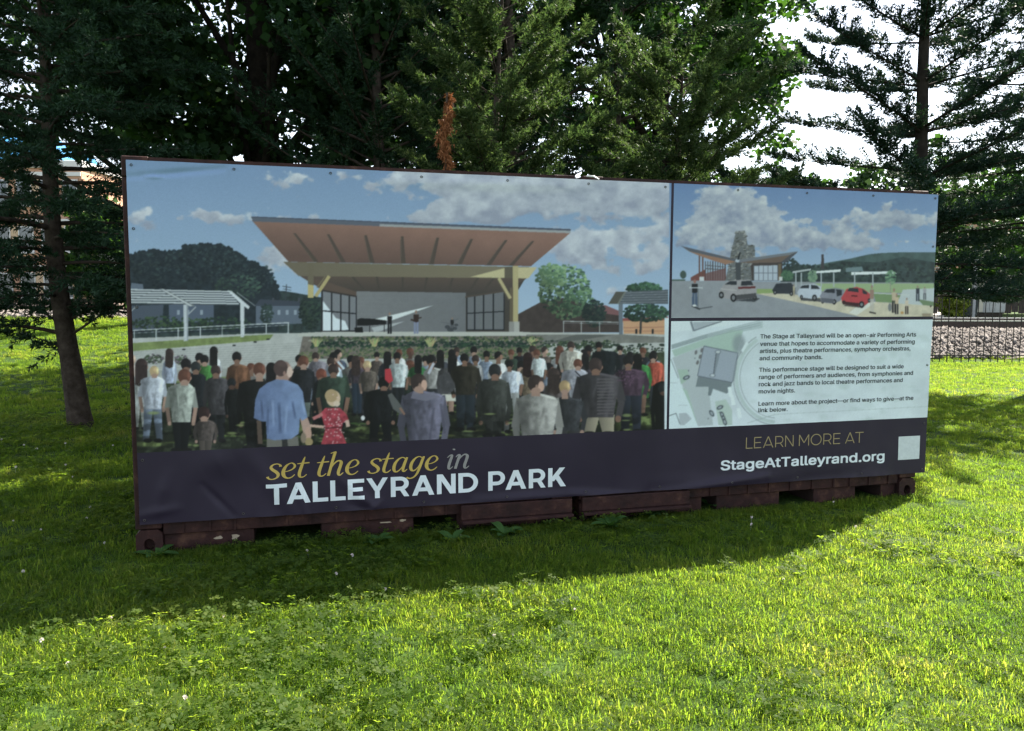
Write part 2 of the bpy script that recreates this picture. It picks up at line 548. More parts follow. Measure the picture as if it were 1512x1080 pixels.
def rc(*c): return np.array(c, np.float32)/255.0
def bb(x0, x1, y0, y1):
    i0, i1 = int(max(0, (x0-CX0)*CS-1)), int(min(CWp, (x1-CX0)*CS+2))
    j0, j1 = int(max(0, (y0-CY0)*CS-1)), int(min(CHp, (y1-CY0)*CS+2))
    return slice(j0, j1), slice(i0, i1)
def put(sl, mask, col, alpha=1.0):
    reg = CAN[sl]
    m = (mask*alpha)[..., None].astype(np.float32)
    reg += (np.asarray(col, np.float32) - reg)*m
def pmask(pts, sl):
    x, y = GX[sl[1]][None, :], GY[sl[0]][:, None]
    ins = np.zeros((y.size, x.size), bool)
    n = len(pts)
    for i in range(n):
        x0, y0 = pts[i]; x1, y1 = pts[(i+1) % n]
        if y0 == y1: continue
        c = ((y0 > y) != (y1 > y)) & (x < (x1-x0)*(y-y0)/(y1-y0)+x0)
        ins ^= c
    return ins.astype(np.float32)
def poly(pts, col, alpha=1.0, grad=None, tex=0.0, ts=6., seed=1):
    xs = [p[0] for p in pts]; ys = [p[1] for p in pts]
    sl = bb(min(xs), max(xs), min(ys), max(ys))
    if sl[0].stop <= sl[0].start or sl[1].stop <= sl[1].start: return
    m = pmask(pts, sl)
    c = rc(*col)
    if grad is not None or tex:
        x, y = np.meshgrid(GX[sl[1]], GY[sl[0]])
        cc = np.broadcast_to(c, (*x.shape, 3)).copy()
        if grad is not None:               # (col2, (x0,y0),(x1,y1))
            c2, p, q = grad
            d = (q[0]-p[0], q[1]-p[1]); L = d[0]**2+d[1]**2
            t = np.clip(((x-p[0])*d[0]+(y-p[1])*d[1])/L, 0, 1)[..., None]
            cc = cc*(1-t) + rc(*c2)*t
        if tex: cc = cc*(1 + tex*(fbm(x/ts, y/ts, seed, 3)-.5)[..., None]*2)
        c = cc
    put(sl, m, c, alpha)
def ell(cx, cy, rx, ry, col, alpha=1.0, soft=0.0, rot=0.0):
    R_ = max(rx, ry)*(1+soft)
    sl = bb(cx-R_, cx+R_, cy-R_, cy+R_)
    if sl[0].stop <= sl[0].start or sl[1].stop <= sl[1].start: return
    x, y = GX[sl[1]][None, :]-cx, GY[sl[0]][:, None]-cy
    c, s = math.cos(rot), math.sin(rot)
    d = np.sqrt(((x*c+y*s)/rx)**2 + ((-x*s+y*c)/ry)**2)
    m = (d < 1).astype(np.float32) if soft == 0 else 1-sstep(1-soft, 1+soft, d)
    put(sl, m, rc(*col), alpha)
def line(p, q, w, col, alpha=1.0):
    d = np.array([q[0]-p[0], q[1]-p[1]], float); L = math.hypot(*d)
    n = np.array([-d[1], d[0]])/max(L, 1e-6)*w/2
    poly([(p[0]+n[0], p[1]+n[1]), (q[0]+n[0], q[1]+n[1]), (q[0]-n[0], q[1]-n[1]), (p[0]-n[0], p[1]-n[1])], col, alpha)
def dabs(n, cx, cy, rx, ry, cols, size=(1, 2.2), light=None, shape='e', seed=0):
    rs = np.random.RandomState(seed+n)
    for i in range(n):
        a, r = rs.rand()*2*math.pi, math.sqrt(rs.rand())
        if shape == 'b': x, y = cx+(rs.rand()*2-1)*rx, cy+(rs.rand()*2-1)*ry
        else: x, y = cx+math.cos(a)*r*rx, cy+math.sin(a)*r*ry
        c = np.array(cols[rs.randint(len(cols))], float)
        if light is not None: c = c*(1+light*((x-cx)/rx*.6-(y-cy)/ry*.6))
        s = rs.uniform(*size)
        ell(x, y, s*rs.uniform(.8, 1.5), s*rs.uniform(.6, 1.1), np.clip(c, 0, 255), .9)
def skyfill(x0, x1, y0, y1, top, bot):
    sl = bb(x0, x1, y0, y1)
    y = GY[sl[0]]; t = np.clip((y-y0)/(y1-y0), 0, 1)[:, None, None]
    CAN[sl] = (rc(*top)*(1-t) + rc(*bot)*t)
def clouds(x0, x1, y0, y1, blobs, seed, lite=(196, 198, 202), dark=(142, 146, 164), fs=22.):
    sl = bb(x0, x1, y0, y1)
    x, y = np.meshgrid(GX[sl[1]], GY[sl[0]])
    D = np.zeros_like(x); Yc = np.zeros_like(x); Wt = np.zeros_like(x)+1e-6
    for cx, cy, rx, ry, a in blobs:
        g = np.exp(-(((x-cx)/rx)**2 + ((y-cy)/ry)**2))
        D += a*g; Yc += g*(y-cy)/ry; Wt += g
    n = fbm(x/fs, y/(fs*.7), seed, 5)
    a = sstep(.38, .62, D*.62 + (n-.5)*1.15)
    sh = np.clip(.5 + .42*Yc/Wt + (fbm(x/fs*1.2+5, y/fs*1.6-3, seed+5, 4)-.5)*1.3, 0, 1)[..., None]
    col = rc(*lite)*(1-sh) + rc(*dark)*sh
    put(sl, a*.93, col)

# ---- main picture: sky and clouds
skyfill(178, 996, 226, 520, (112, 140, 178), (168, 190, 210))
clouds(178, 996, 226, 500, [(432, 268, 36, 17, 1.2), (500, 262, 30, 16, .7), (541, 277, 16, 14, .8), (575, 270, 30, 18, .6), (215, 322, 34, 16, 1.1), (340, 326, 52, 16, 1.1), (300, 318, 26, 9, .8),
     (205, 372, 22, 16, .8), (400, 372, 34, 22, 1.0), (415, 330, 30, 14, .8), (640, 262, 60, 22, 1.0), (760, 280, 90, 36, 1.5), (700, 312, 60, 22, 1.1), (880, 285, 110, 30, 1.5), (625, 322, 60, 12, 1.0),
     (950, 280, 60, 30, 1.3), (900, 350, 90, 15, 1.2), (840, 362, 50, 14, .9), (960, 375, 60, 16, 1.1), (850, 385, 45, 12, .9), (940, 398, 70, 12, .9), (985, 335, 30, 14, .9), (470, 322, 40, 6, .7), (900, 430, 90, 10, .6),
     (440, 395, 50, 16, .7), (480, 425, 60, 20, .5), (820, 262, 120, 18, .8), (700, 290, 90, 24, .5), (930, 310, 60, 16, .6), (860, 372, 70, 10, .6)], 7, (200, 202, 207), (146, 150, 168))
# far trees, left
poly([(186, 436), (420, 430), (478, 440), (478, 500), (186, 506)], (50, 64, 64), tex=.3, ts=5)
tl = [(190, 378), (212, 372), (235, 370), (262, 374), (273, 364), (298, 361), (330, 362), (347, 372), (364, 384), (381, 390), (398, 402), (409, 420), (413, 440), (412, 490), (186, 492)]
poly(tl, (38, 50, 58), tex=.25, ts=5)
for cx, cy, rx, ry in ((215, 390, 26, 18), (250, 388, 28, 18), (290, 378, 24, 17), (325, 380, 24, 18), (350, 395, 20, 20), (385, 412, 20, 20), (300, 400, 40, 20), (240, 410, 40, 16)):
    dabs(170, cx, cy, rx, ry, [(30, 42, 50), (42, 56, 62), (52, 68, 70), (34, 46, 54)], (1, 2.4), .25, seed=cx)
for k in range(60):
    a = prng.rand(); i = prng.randint(len(tl)-3)
    ell(tl[i][0]*(1-a)+tl[i+1][0]*a, tl[i][1]*(1-a)+tl[i+1][1]*a, prng.uniform(1.5, 4), prng.uniform(1.5, 3.4), (38, 50, 58))
dabs(260, 352, 425, 34, 20, [(52, 72, 66), (64, 86, 74), (44, 60, 60)], (1, 2.4), .3)
# houses
poly([(190, 452), (242, 450), (240, 485), (190, 490)], (76, 86, 102))
poly([(378, 452), (384, 444), (438, 446), (446, 452), (446, 478), (378, 480)], (92, 104, 120))
poly([(376, 452), (384, 442), (440, 445), (448, 452)], (62, 70, 84))
poly([(195, 418), (212, 420), (213, 432), (192, 432)], (96, 108, 124))
poly([(250, 450), (316, 450), (316, 476), (250, 476)], (84, 96, 116))
for x in (388, 398, 410, 422, 434, 262, 276, 296): poly([(x, 458), (x+4, 458), (x+4, 465), (x, 465)], (140, 152, 166))
for x in (402, 440): poly([(x, 440), (x+3, 440), (x+3, 446), (x, 446)], (70, 74, 84))
line((423, 420), (422, 446), 1.2, (60, 66, 74)); line((417, 423), (430, 425), 1, (60, 66, 74)); line((418, 427), (430, 429), .8, (60, 66, 74))
dabs(300, 250, 478, 60, 11, [(40, 62, 48), (56, 80, 56), (70, 94, 62), (36, 52, 46)], (1, 2.2), .2)
dabs(160, 330, 478, 40, 10, [(40, 60, 48), (52, 76, 56), (34, 50, 46)], (1, 2.2), .2)
dabs(260, 458, 462, 16, 25, [(30, 44, 44), (40, 58, 52), (52, 70, 58)], (1, 2.2), .2)
dabs(120, 394, 466, 9, 18, [(40, 56, 56), (52, 70, 66)], (1, 2.), .2)
# plaza, lawns and steps
poly([(186, 500), (395, 492), (470, 492), (760, 490), (986, 494), (986, 640), (186, 670)], (172, 174, 170), tex=.06, ts=9)
for k in range(9): line((200, 520+k*3.2), (470, 505+k*3.4), .6, (128, 130, 128), .6)
poly([(193, 507), (380, 494.5), (404, 494), (398, 502), (192, 519)], (122, 138, 80), tex=.15)
for x, y in ((272, 516), (346, 510), (377, 505), (396, 501)): ell(x, y, 2.4, 1.2, (34, 36, 38))
# pergola, left
def plerp(a, b_, t): return (a[0]+(b_[0]-a[0])*t, a[1]+(b_[1]-a[1])*t)
A, B_, C_, D_ = (192, 427), (339, 430), (355, 451), (193, 449)
poly([A, B_, C_, D_], (74, 82, 90))
for k in range(6):
    t0, t1 = k/6., k/6.+.095
    poly([plerp(A, D_, t0), plerp(B_, C_, t0), plerp(B_, C_, t1), plerp(A, D_, t1)], (186, 192, 196))
poly([(235, 427), (243, 427), (289, 452), (281, 453)], (120, 126, 130)); poly([(238, 427), (241, 427), (285, 452), (281, 452)], (196, 200, 202))
poly([(336, 429), (342, 430), (369, 453), (367, 457), (356, 449)], (196, 202, 206)); line((350, 432), (377, 452), 1, (150, 156, 160))
poly([(271.5, 450), (278.5, 450), (278.5, 503), (272, 504)], (182, 188, 194)); poly([(276, 450), (278.5, 450), (278.5, 503), (276.5, 504)], (140, 148, 156))
poly([(355, 449), (361, 450), (360.5, 498), (355.5, 498)], (190, 196, 200)); line((280, 463), (290, 453), 1.5, (160, 166, 170)); line((194, 460), (203, 452), 1.5, (150, 156, 160))
# railing, left
line((197, 488), (427, 476.5), 1.3, (188, 194, 196)); line((197, 492), (427, 480), .7, (160, 166, 170)); line((198, 504), (426, 492), .8, (170, 176, 178))
for k in range(8):
    x = 199+k*32.4; y = 488-(x-197)*.05
    line((x, y), (x, y+16), 1.3, (188, 194, 196))
# barn, trees and court, right
poly([(745, 474), (796, 447), (830, 440), (912, 462), (916, 491), (745, 491)], (70, 60, 58), tex=.12)
poly([(870, 452), (893, 451), (912, 459), (912, 466), (885, 462)], (128, 86, 88))
poly([(918, 470), (985, 468), (985, 494), (919, 493)], (196, 148, 110)); poly([(918, 470), (985, 468), (985, 473), (918, 474)], (150, 78, 72))
line((919, 484), (985, 483), 1, (164, 108, 84)); line((919, 489), (985, 489), 1.2, (172, 118, 92))
dabs(620, 833, 431, 38, 40, [(58, 84, 66), (76, 106, 78), (98, 128, 90), (120, 146, 104), (48, 70, 62)], (1.2, 2.8), .35)
dabs(180, 812, 408, 22, 18, [(84, 116, 84), (112, 140, 98)], (1.2, 2.6), .3); dabs(160, 852, 448, 24, 16, [(60, 86, 68), (80, 110, 80)], (1.2, 2.6), .3)
dabs(260, 876, 463, 17, 20, [(36, 52, 50), (46, 64, 56), (30, 44, 46)], (1.2, 2.4), .2)
dabs(240, 950, 428, 26, 10, [(48, 82, 60), (64, 100, 70), (40, 66, 54)], (1.2, 2.4), .3); dabs(340, 952, 462, 34, 13, [(40, 66, 54), (56, 88, 64), (34, 54, 50)], (1.2, 2.6), .3)
line((945, 470), (944, 493), 3, (62, 62, 62))
A, B_, C_, D_ = (906, 431), (985, 428), (985, 449), (898, 449)
poly([(897, 449), (908, 431), (922, 431), (911, 449)], (86, 84, 76)); poly([(922, 431), (985, 428), (985, 449), (912, 449)], (82, 90, 98))
for k in range(5): line((920-k*1.6, 433+k*3.6), (985, 431+k*3.7), 1.1, (120, 128, 134))
line((922, 431), (911, 449), 2.5, (112, 116, 110)); poly([(912, 449), (918, 449), (918, 498), (912.5, 498)], (104, 114, 124))
line((830, 474.5), (912, 476), 1.1, (180, 186, 186)); line((830, 477), (912, 478.5), .6, (150, 156, 158))
for x in (831, 857, 884): line((x, 475), (x, 492), 1.1, (176, 182, 182))
for x in (938, 962): poly([(x-1.5, 486), (x+1.5, 486), (x+1.5, 493), (x-1.5, 493)], (40, 42, 46))
# pavilion: dark inside first, then walls, soffit, beam, posts
poly([(455, 405), (776, 409), (757, 440), (757, 491), (474, 491), (474, 428)], (72, 66, 62))
poly([(441, 407), (779, 410), (745, 431), (687, 433), (526, 432), (478, 428), (462, 420)], (96, 80, 70), grad=((74, 66, 62), (600, 408), (600, 432)))
for x0, x1 in ((520, 540), (556, 560), (594, 594), (630, 626), (668, 662), (706, 692), (730, 712)): line((x0, 409), (x1, 431), 3, (76, 68, 62))
poly([(455, 410), (475, 414), (526, 431), (526, 440), (474, 429)], (98, 80, 70))
poly([(526, 430.5), (687, 432.5), (687, 490.5), (526, 490.5)], (122, 123, 126), grad=((110, 112, 116), (526, 440), (687, 480)), tex=.03)
for k in range(9): line((526, 437+k*6), (687, 438.5+k*6), .5, (114, 115, 118), .7)
poly([(640, 451), (552, 471.5), (576, 474)], (206, 212, 212)); poly([(597, 474.5), (548, 484), (552, 490), (562, 489)], (168, 172, 174))
poly([(475, 429), (526, 438), (526, 489), (475, 490)], (122, 124, 130))
poly([(475.5, 443), (487, 458), (496, 470), (509, 474), (515, 487), (475.5, 489)], (204, 214, 220))
for x, y0 in ((475.5, 429), (489.5, 431.5), (503, 434), (515.5, 436), (525.8, 437.5)): line((x, y0), (x, 490), 1.9, (34, 36, 42))
line((475, 459), (526, 463.5), 1.8, (34, 36, 42)); line((475, 489.5), (526, 489), 1.8, (40, 42, 46)); line((475, 429), (526, 438), 2.4, (60, 54, 52))
poly([(688, 439), (744, 430.5), (744, 488), (688, 488)], (108, 110, 114))
for x, y0 in ((688.7, 439), (700, 437), (713, 435), (727.5, 433), (743.3, 430.5)): line((x, y0), (x, 488), 1.7, (36, 38, 44))
line((688, 463), (744, 460), 1.5, (36, 38, 44)); line((688, 487.5), (744, 487.5), 1.5, (36, 38, 44)); line((686, 439), (745, 430), 2.2, (84, 72, 64))
poly([(372, 326), (841, 344.5), (783, 393.5), (426, 387)], (146, 108, 94), grad=((104, 80, 72), (600, 340), (596, 390)), tex=.04, ts=20)
for k in range(24):
    t = k/24.
    line(plerp((372, 327), (426, 387), t), plerp((841, 345), (783, 393), t), .5, (124, 88, 74), .5)
for p, q in (((434.5, 345), (466, 387)), ((484, 346.5), (506, 388)), ((539, 348), (548.5, 389)), ((593, 349.5), (594, 389.5)), ((645.4, 351.5), (635.5, 391)), ((695.5, 353.5), (676.5, 391)), ((746.4, 355), (719.4, 392)), ((786, 356.5), (752, 393))):
    d = 3.0
    poly([(p[0]-2.2, p[1]), (p[0]+2.2, p[1]), (q[0]+4.4, q[1]), (q[0]-3.6, q[1])], (84, 72, 64)); line((p[0]-1.6, p[1]), (q[0]-2.8, q[1]), 1, (108, 90, 78))
poly([(370.5, 320.5), (841.8, 338.8), (841, 345), (374, 327.8)], (92, 98, 112)); poly([(560, 331.5), (841.8, 341.5), (841, 345), (560, 335)], (150, 152, 154))
line((371, 321), (842, 339.5), 1.4, (70, 76, 92))
poly([(418, 387), (792, 395), (779, 411.5), (441, 408)], (112, 102, 84), grad=((128, 118, 94), (418, 400), (792, 400)))
poly([(693, 409.5), (745, 396), (792, 395), (779, 411.5)], (188, 176, 132)); poly([(744, 395), (757, 394), (757, 411), (744, 411)], (98, 90, 74))
poly([(454.5, 388), (463, 388), (463, 440), (454.5, 440)], (112, 102, 82)); poly([(454.5, 420), (463, 422), (463, 440), (454.5, 440)], (186, 170, 112))
line((486, 408), (466, 438), 5, (176, 160, 108)); line((480, 408.5), (468, 425), 2, (120, 108, 84))
poly([(756, 393), (764, 393), (764, 476), (756, 476)], (176, 162, 116)); poly([(751.5, 425), (756.5, 425), (756.5, 476), (751.5, 476)], (104, 92, 72))
line((735.5, 411), (752.5, 441), 4.6, (180, 166, 120)); line((733.5, 414), (750, 444), 1.5, (96, 86, 70))
poly([(750.5, 475), (766, 475), (766, 491.5), (750.5, 491.5)], (140, 138, 134)); poly([(758, 475), (766, 475), (766, 491.5), (758, 491.5)], (166, 164, 158))
# stage edge and people on it
poly([(440, 492), (480, 490), (766, 490), (830, 493), (828, 498), (440, 497)], (178, 178, 170))
poly([(776, 494), (918, 494), (985, 498), (985, 506), (802, 508), (776, 512)], (122, 122, 116), tex=.1); poly([(800, 508), (850, 494), (905, 495), (850, 503)], (84, 86, 84), .7)
poly([(527, 472), (532, 470), (552, 471), (570, 473.5), (570, 479), (540, 481), (527, 481)], (26, 27, 30)); poly([(523, 484), (535, 483), (536, 491), (524, 491)], (24, 25, 28))
for x in (545.5, 567): line((x, 478), (x, 490.5), 1.4, (30, 30, 34))
def tiny(x, y0, y1, top, leg, w=2.6, skin=(150, 120, 104)):
    h = y1-y0
    ell(x, y0+h*.07, w*.42, h*.075, skin)
    poly([(x-w, y0+h*.17), (x+w, y0+h*.17), (x+w*.8, y0+h*.52), (x-w*.8, y0+h*.52)], top)
    line((x-w*.45, y0+h*.5), (x-w*.5, y1), w*.7, leg); line((x+w*.45, y0+h*.5), (x+w*.5, y1), w*.7, leg)
tiny(575, 461.5, 493, (30, 28, 32), (24, 26, 32), 3.6); tiny(614, 458.5, 493, (58, 42, 40), (124, 132, 160), 4.2); line((606, 472), (612, 474), 2.4, (58, 42, 40)); line((618, 470), (622, 469), 1.8, (58, 42, 40)); tiny(667, 469, 490, (36, 36, 40), (72, 76, 82), 2.6)
for x, y, r in ((660, 483, 4), (671, 485, 3.4), (664, 487, 4.5), (673, 480, 3)): ell(x, y, r, r*.7, (60, 64, 70), .8)
line((651, 476), (664, 478), .8, (90, 92, 96)); line((668, 474), (676, 471), .8, (90, 92, 96))
# planting beds
poly([(447, 497), (800, 496), (800, 530), (440, 530)], (112, 104, 96), tex=.2, ts=4)
for k in range(8): line((455+k*40, 503), (490+k*40, 502.6), 2, (158, 158, 150), .7)
dabs(420, 630, 501, 170, 3.4, [(60, 78, 58), (84, 100, 70), (46, 62, 52), (104, 112, 76)], (1, 2.2), shape='b')
dabs(520, 625, 509, 165, 4.2, [(34, 60, 48), (44, 76, 56), (28, 46, 44), (52, 70, 58)], (1, 2.2), shape='b')
dabs(760, 640, 521, 170, 8, [(86, 104, 68), (104, 120, 78), (70, 92, 64), (124, 122, 92), (60, 82, 60)], (1, 2.1), shape='b')
for x in (467, 552, 635, 786):
    for k in range(36):
        a = (prng.rand()-.5)*1.5; L = prng.uniform(8, 15)
        line((x+prng.uniform(-3, 3), 512), (x+math.sin(a)*L, 512-math.cos(a)*L), .8, (160+prng.randint(-25, 25), 160+prng.randint(-20, 20), 108))
dabs(160, 845, 508, 60, 5, [(56, 76, 58), (44, 60, 50), (80, 98, 66)], (1, 2.1), shape='b'); dabs(220, 900, 516, 84, 8, [(52, 66, 54), (40, 52, 46), (74, 88, 66)], (1, 2.2), shape='b')
dabs(90, 228, 530, 14, 7, [(70, 86, 62), (104, 92, 104), (52, 68, 52)], (1, 1.8)); dabs(70, 268, 531, 10, 7, [(70, 86, 62), (104, 92, 104)], (1, 1.8)); dabs(70, 452, 527, 12, 8, [(120, 128, 84), (92, 104, 70)], (1, 2))
# meadow under the crowd with long shadows
poly([(186, 548), (480, 540), (620, 532), (790, 528), (985, 520), (986, 640), (186, 672)], (58, 66, 48), tex=.3, ts=7)
poly([(186, 548), (480, 540), (560, 533), (800, 530), (870, 535), (700, 545), (480, 556), (186, 566)], (170, 172, 168), .85)
for k in range(150):
    x, y = prng.uniform(190, 985), prng.uniform(556, 664)
    ell(x, y, prng.uniform(4, 16), prng.uniform(.8, 2.2), (118+prng.randint(-14, 20), 136+prng.randint(-12, 18), 74), .8)
for k in range(240):
    x, y = prng.uniform(190, 985), prng.uniform(560, 664)
    ell(x, y, prng.uniform(5, 22), prng.uniform(.8, 3.0), (34, 42, 34), .55)
for x, y, w, h in ((222, 655, 24, 4), (440, 632, 12, 7), (372, 625, 12, 7), (535, 634, 18, 5), (597, 638, 12, 7), (700, 612, 16, 4), (742, 640, 14, 3), (868, 628, 8, 10), (915, 625, 8, 12), (955, 620, 14, 10), (690, 585, 20, 4), (560, 612, 12, 4), (845, 605, 10, 4)):
    ell(x, y, w, h, (132, 150, 84), .85, .4)

# ---- the crowd
SK, SK2, SK3 = (176, 140, 122), (140, 104, 86), (96, 68, 58)
def person(hx, hy, r, xl, xr, ys, yh, yf, hair, skin, top, legs, st='', seed=0):
    """seen mostly from behind; xl/xr shoulders, ys shoulder line, yh hem, yf foot. st: L long hair, S skirt, C coat, A arms bare, P profile"""
    w = xr-xl; cx = (xl+xr)/2
    dk = lambda c, k: tuple(max(0, min(255, v*k)) for v in c)
    lw = w*.2
    tilt = math.sin(seed*2.7)*w*.07; hx += tilt*.5; stp = math.sin(seed*4.1)*w*.10
    if legs is not None and yf > yh:
        lc = skin if 'S' in st else legs
        for s in (-1, 1):
            ax = cx+s*w*.17
            poly([(ax-lw, yh-4), (ax+lw, yh-4), (ax+lw*.62+s*w*.03+stp*s, yf+stp*.3), (ax-lw*.62+s*w*.03+stp*s, yf+stp*.3)], lc, grad=(dk(lc, .68), (ax+lw, 0), (ax-lw, 0)))
            ell(ax+s*w*.05, yf, lw*.9, lw*.45, (28, 26, 28))
        if 'S' in st: poly([(cx-w*.36, yh-3), (cx+w*.36, yh-3), (cx+w*.44, yh+(yf-yh)*.35), (cx-w*.44, yh+(yf-yh)*.35)], legs)
    # arms
    for s in (-1, 1):
        sx = xl if s < 0 else xr
        ac = skin if 'A' in st else top
        ex, ey = sx+s*w*.04, ys+(yh-ys)*.62
        hxn, hyn = sx-s*w*.05, ys+(yh-ys)*1.02
        line((sx-s*w*.09, ys+3), (ex, ey), w*.20, dk(top, .9 if s > 0 else .72)); line((ex, ey-1), (hxn, hyn), w*.15, dk(ac, .95 if s > 0 else .7))
        ell(hxn, hyn+1, w*.07, w*.08, dk(skin, .9))
    nk = r*.55
    flare = .40 if 'C' in st else .34
    ptsT = [(hx-nk, ys-r*.35), (hx+nk, ys-r*.35), (xr-w*.10, ys+r*.05), (xr, ys+r*.55), (cx+w*.42, ys+(yh-ys)*.5), (cx+w*flare, yh), (cx-w*flare, yh), (cx-w*.42, ys+(yh-ys)*.5), (xl, ys+r*.55), (xl+w*.10, ys+r*.05)]
    poly(ptsT, dk(top, 1.06), grad=(dk(top, .62), (cx+w*.30, 0), (cx-w*.5, 0)), tex=.26, ts=max(2.2, w*.11), seed=seed+3)
    for k in range(7):
        fx = cx + (prng.rand()-.5)*w*.62; fy = ys+(yh-ys)*prng.uniform(.3, .85)
        ell(fx, fy, w*prng.uniform(.025, .06), (yh-ys)*prng.uniform(.08, .24), dk(top, .55 if k % 2 else 1.28), .38, .7, prng.uniform(-.35, .35))
    ell(xr-w*.16, ys+(yh-ys)*.3, w*.09, (yh-ys)*.3, dk(top, 1.4), .45, .7); ell(xl+w*.18, ys+(yh-ys)*.5, w*.13, (yh-ys)*.4, dk(top, .45), .4, .7)
    poly([(hx-nk*.8, hy+r*.5), (hx+nk*.8, hy+r*.5), (hx+nk, ys), (hx-nk, ys)], dk(skin, .9))
    ell(hx, hy, r*.86, r*1.12, skin); ell(hx+r*.82, hy+r*.12, r*.16, r*.26, dk(skin, 1.05))
    ell(hx-r*.06, hy-r*.16, r*.90, r*1.02, hair); ell(hx+r*.30, hy-r*.45, r*.5, r*.45, dk(hair, 1.25), .6, .5)
    ell(hx+r*.62, hy-r*.25, r*.22, r*.6, dk(hair, 1.7), .5, .6); line((hx+nk, ys-r*.2), (xr-w*.06, ys+r*.3), max(1., w*.05), dk(top, 1.5), .55)
    if 'P' in st: ell(hx+r*.62, hy+r*.2, r*.36, r*.62, dk(skin, 1.12)); ell(hx+r*.1, hy+r*.25, r*.16, r*.28, dk(skin, .85))
    if 'L' in st: poly([(hx-r*.95, hy-r*.2), (hx+r*.85, hy-r*.2), (hx+r*.8, ys+r*1.3), (hx, ys+r*1.7), (hx-r, ys+r*1.2)], hair, tex=.2, ts=2.5)
    else: ell(hx, hy+r*.72, r*.55, r*.4, dk(skin, .92))
HB, HK, HR, HBL = (58, 46, 44), (30, 28, 30), (96, 60, 48), (176, 150, 110)
BLK = (32, 33, 37)
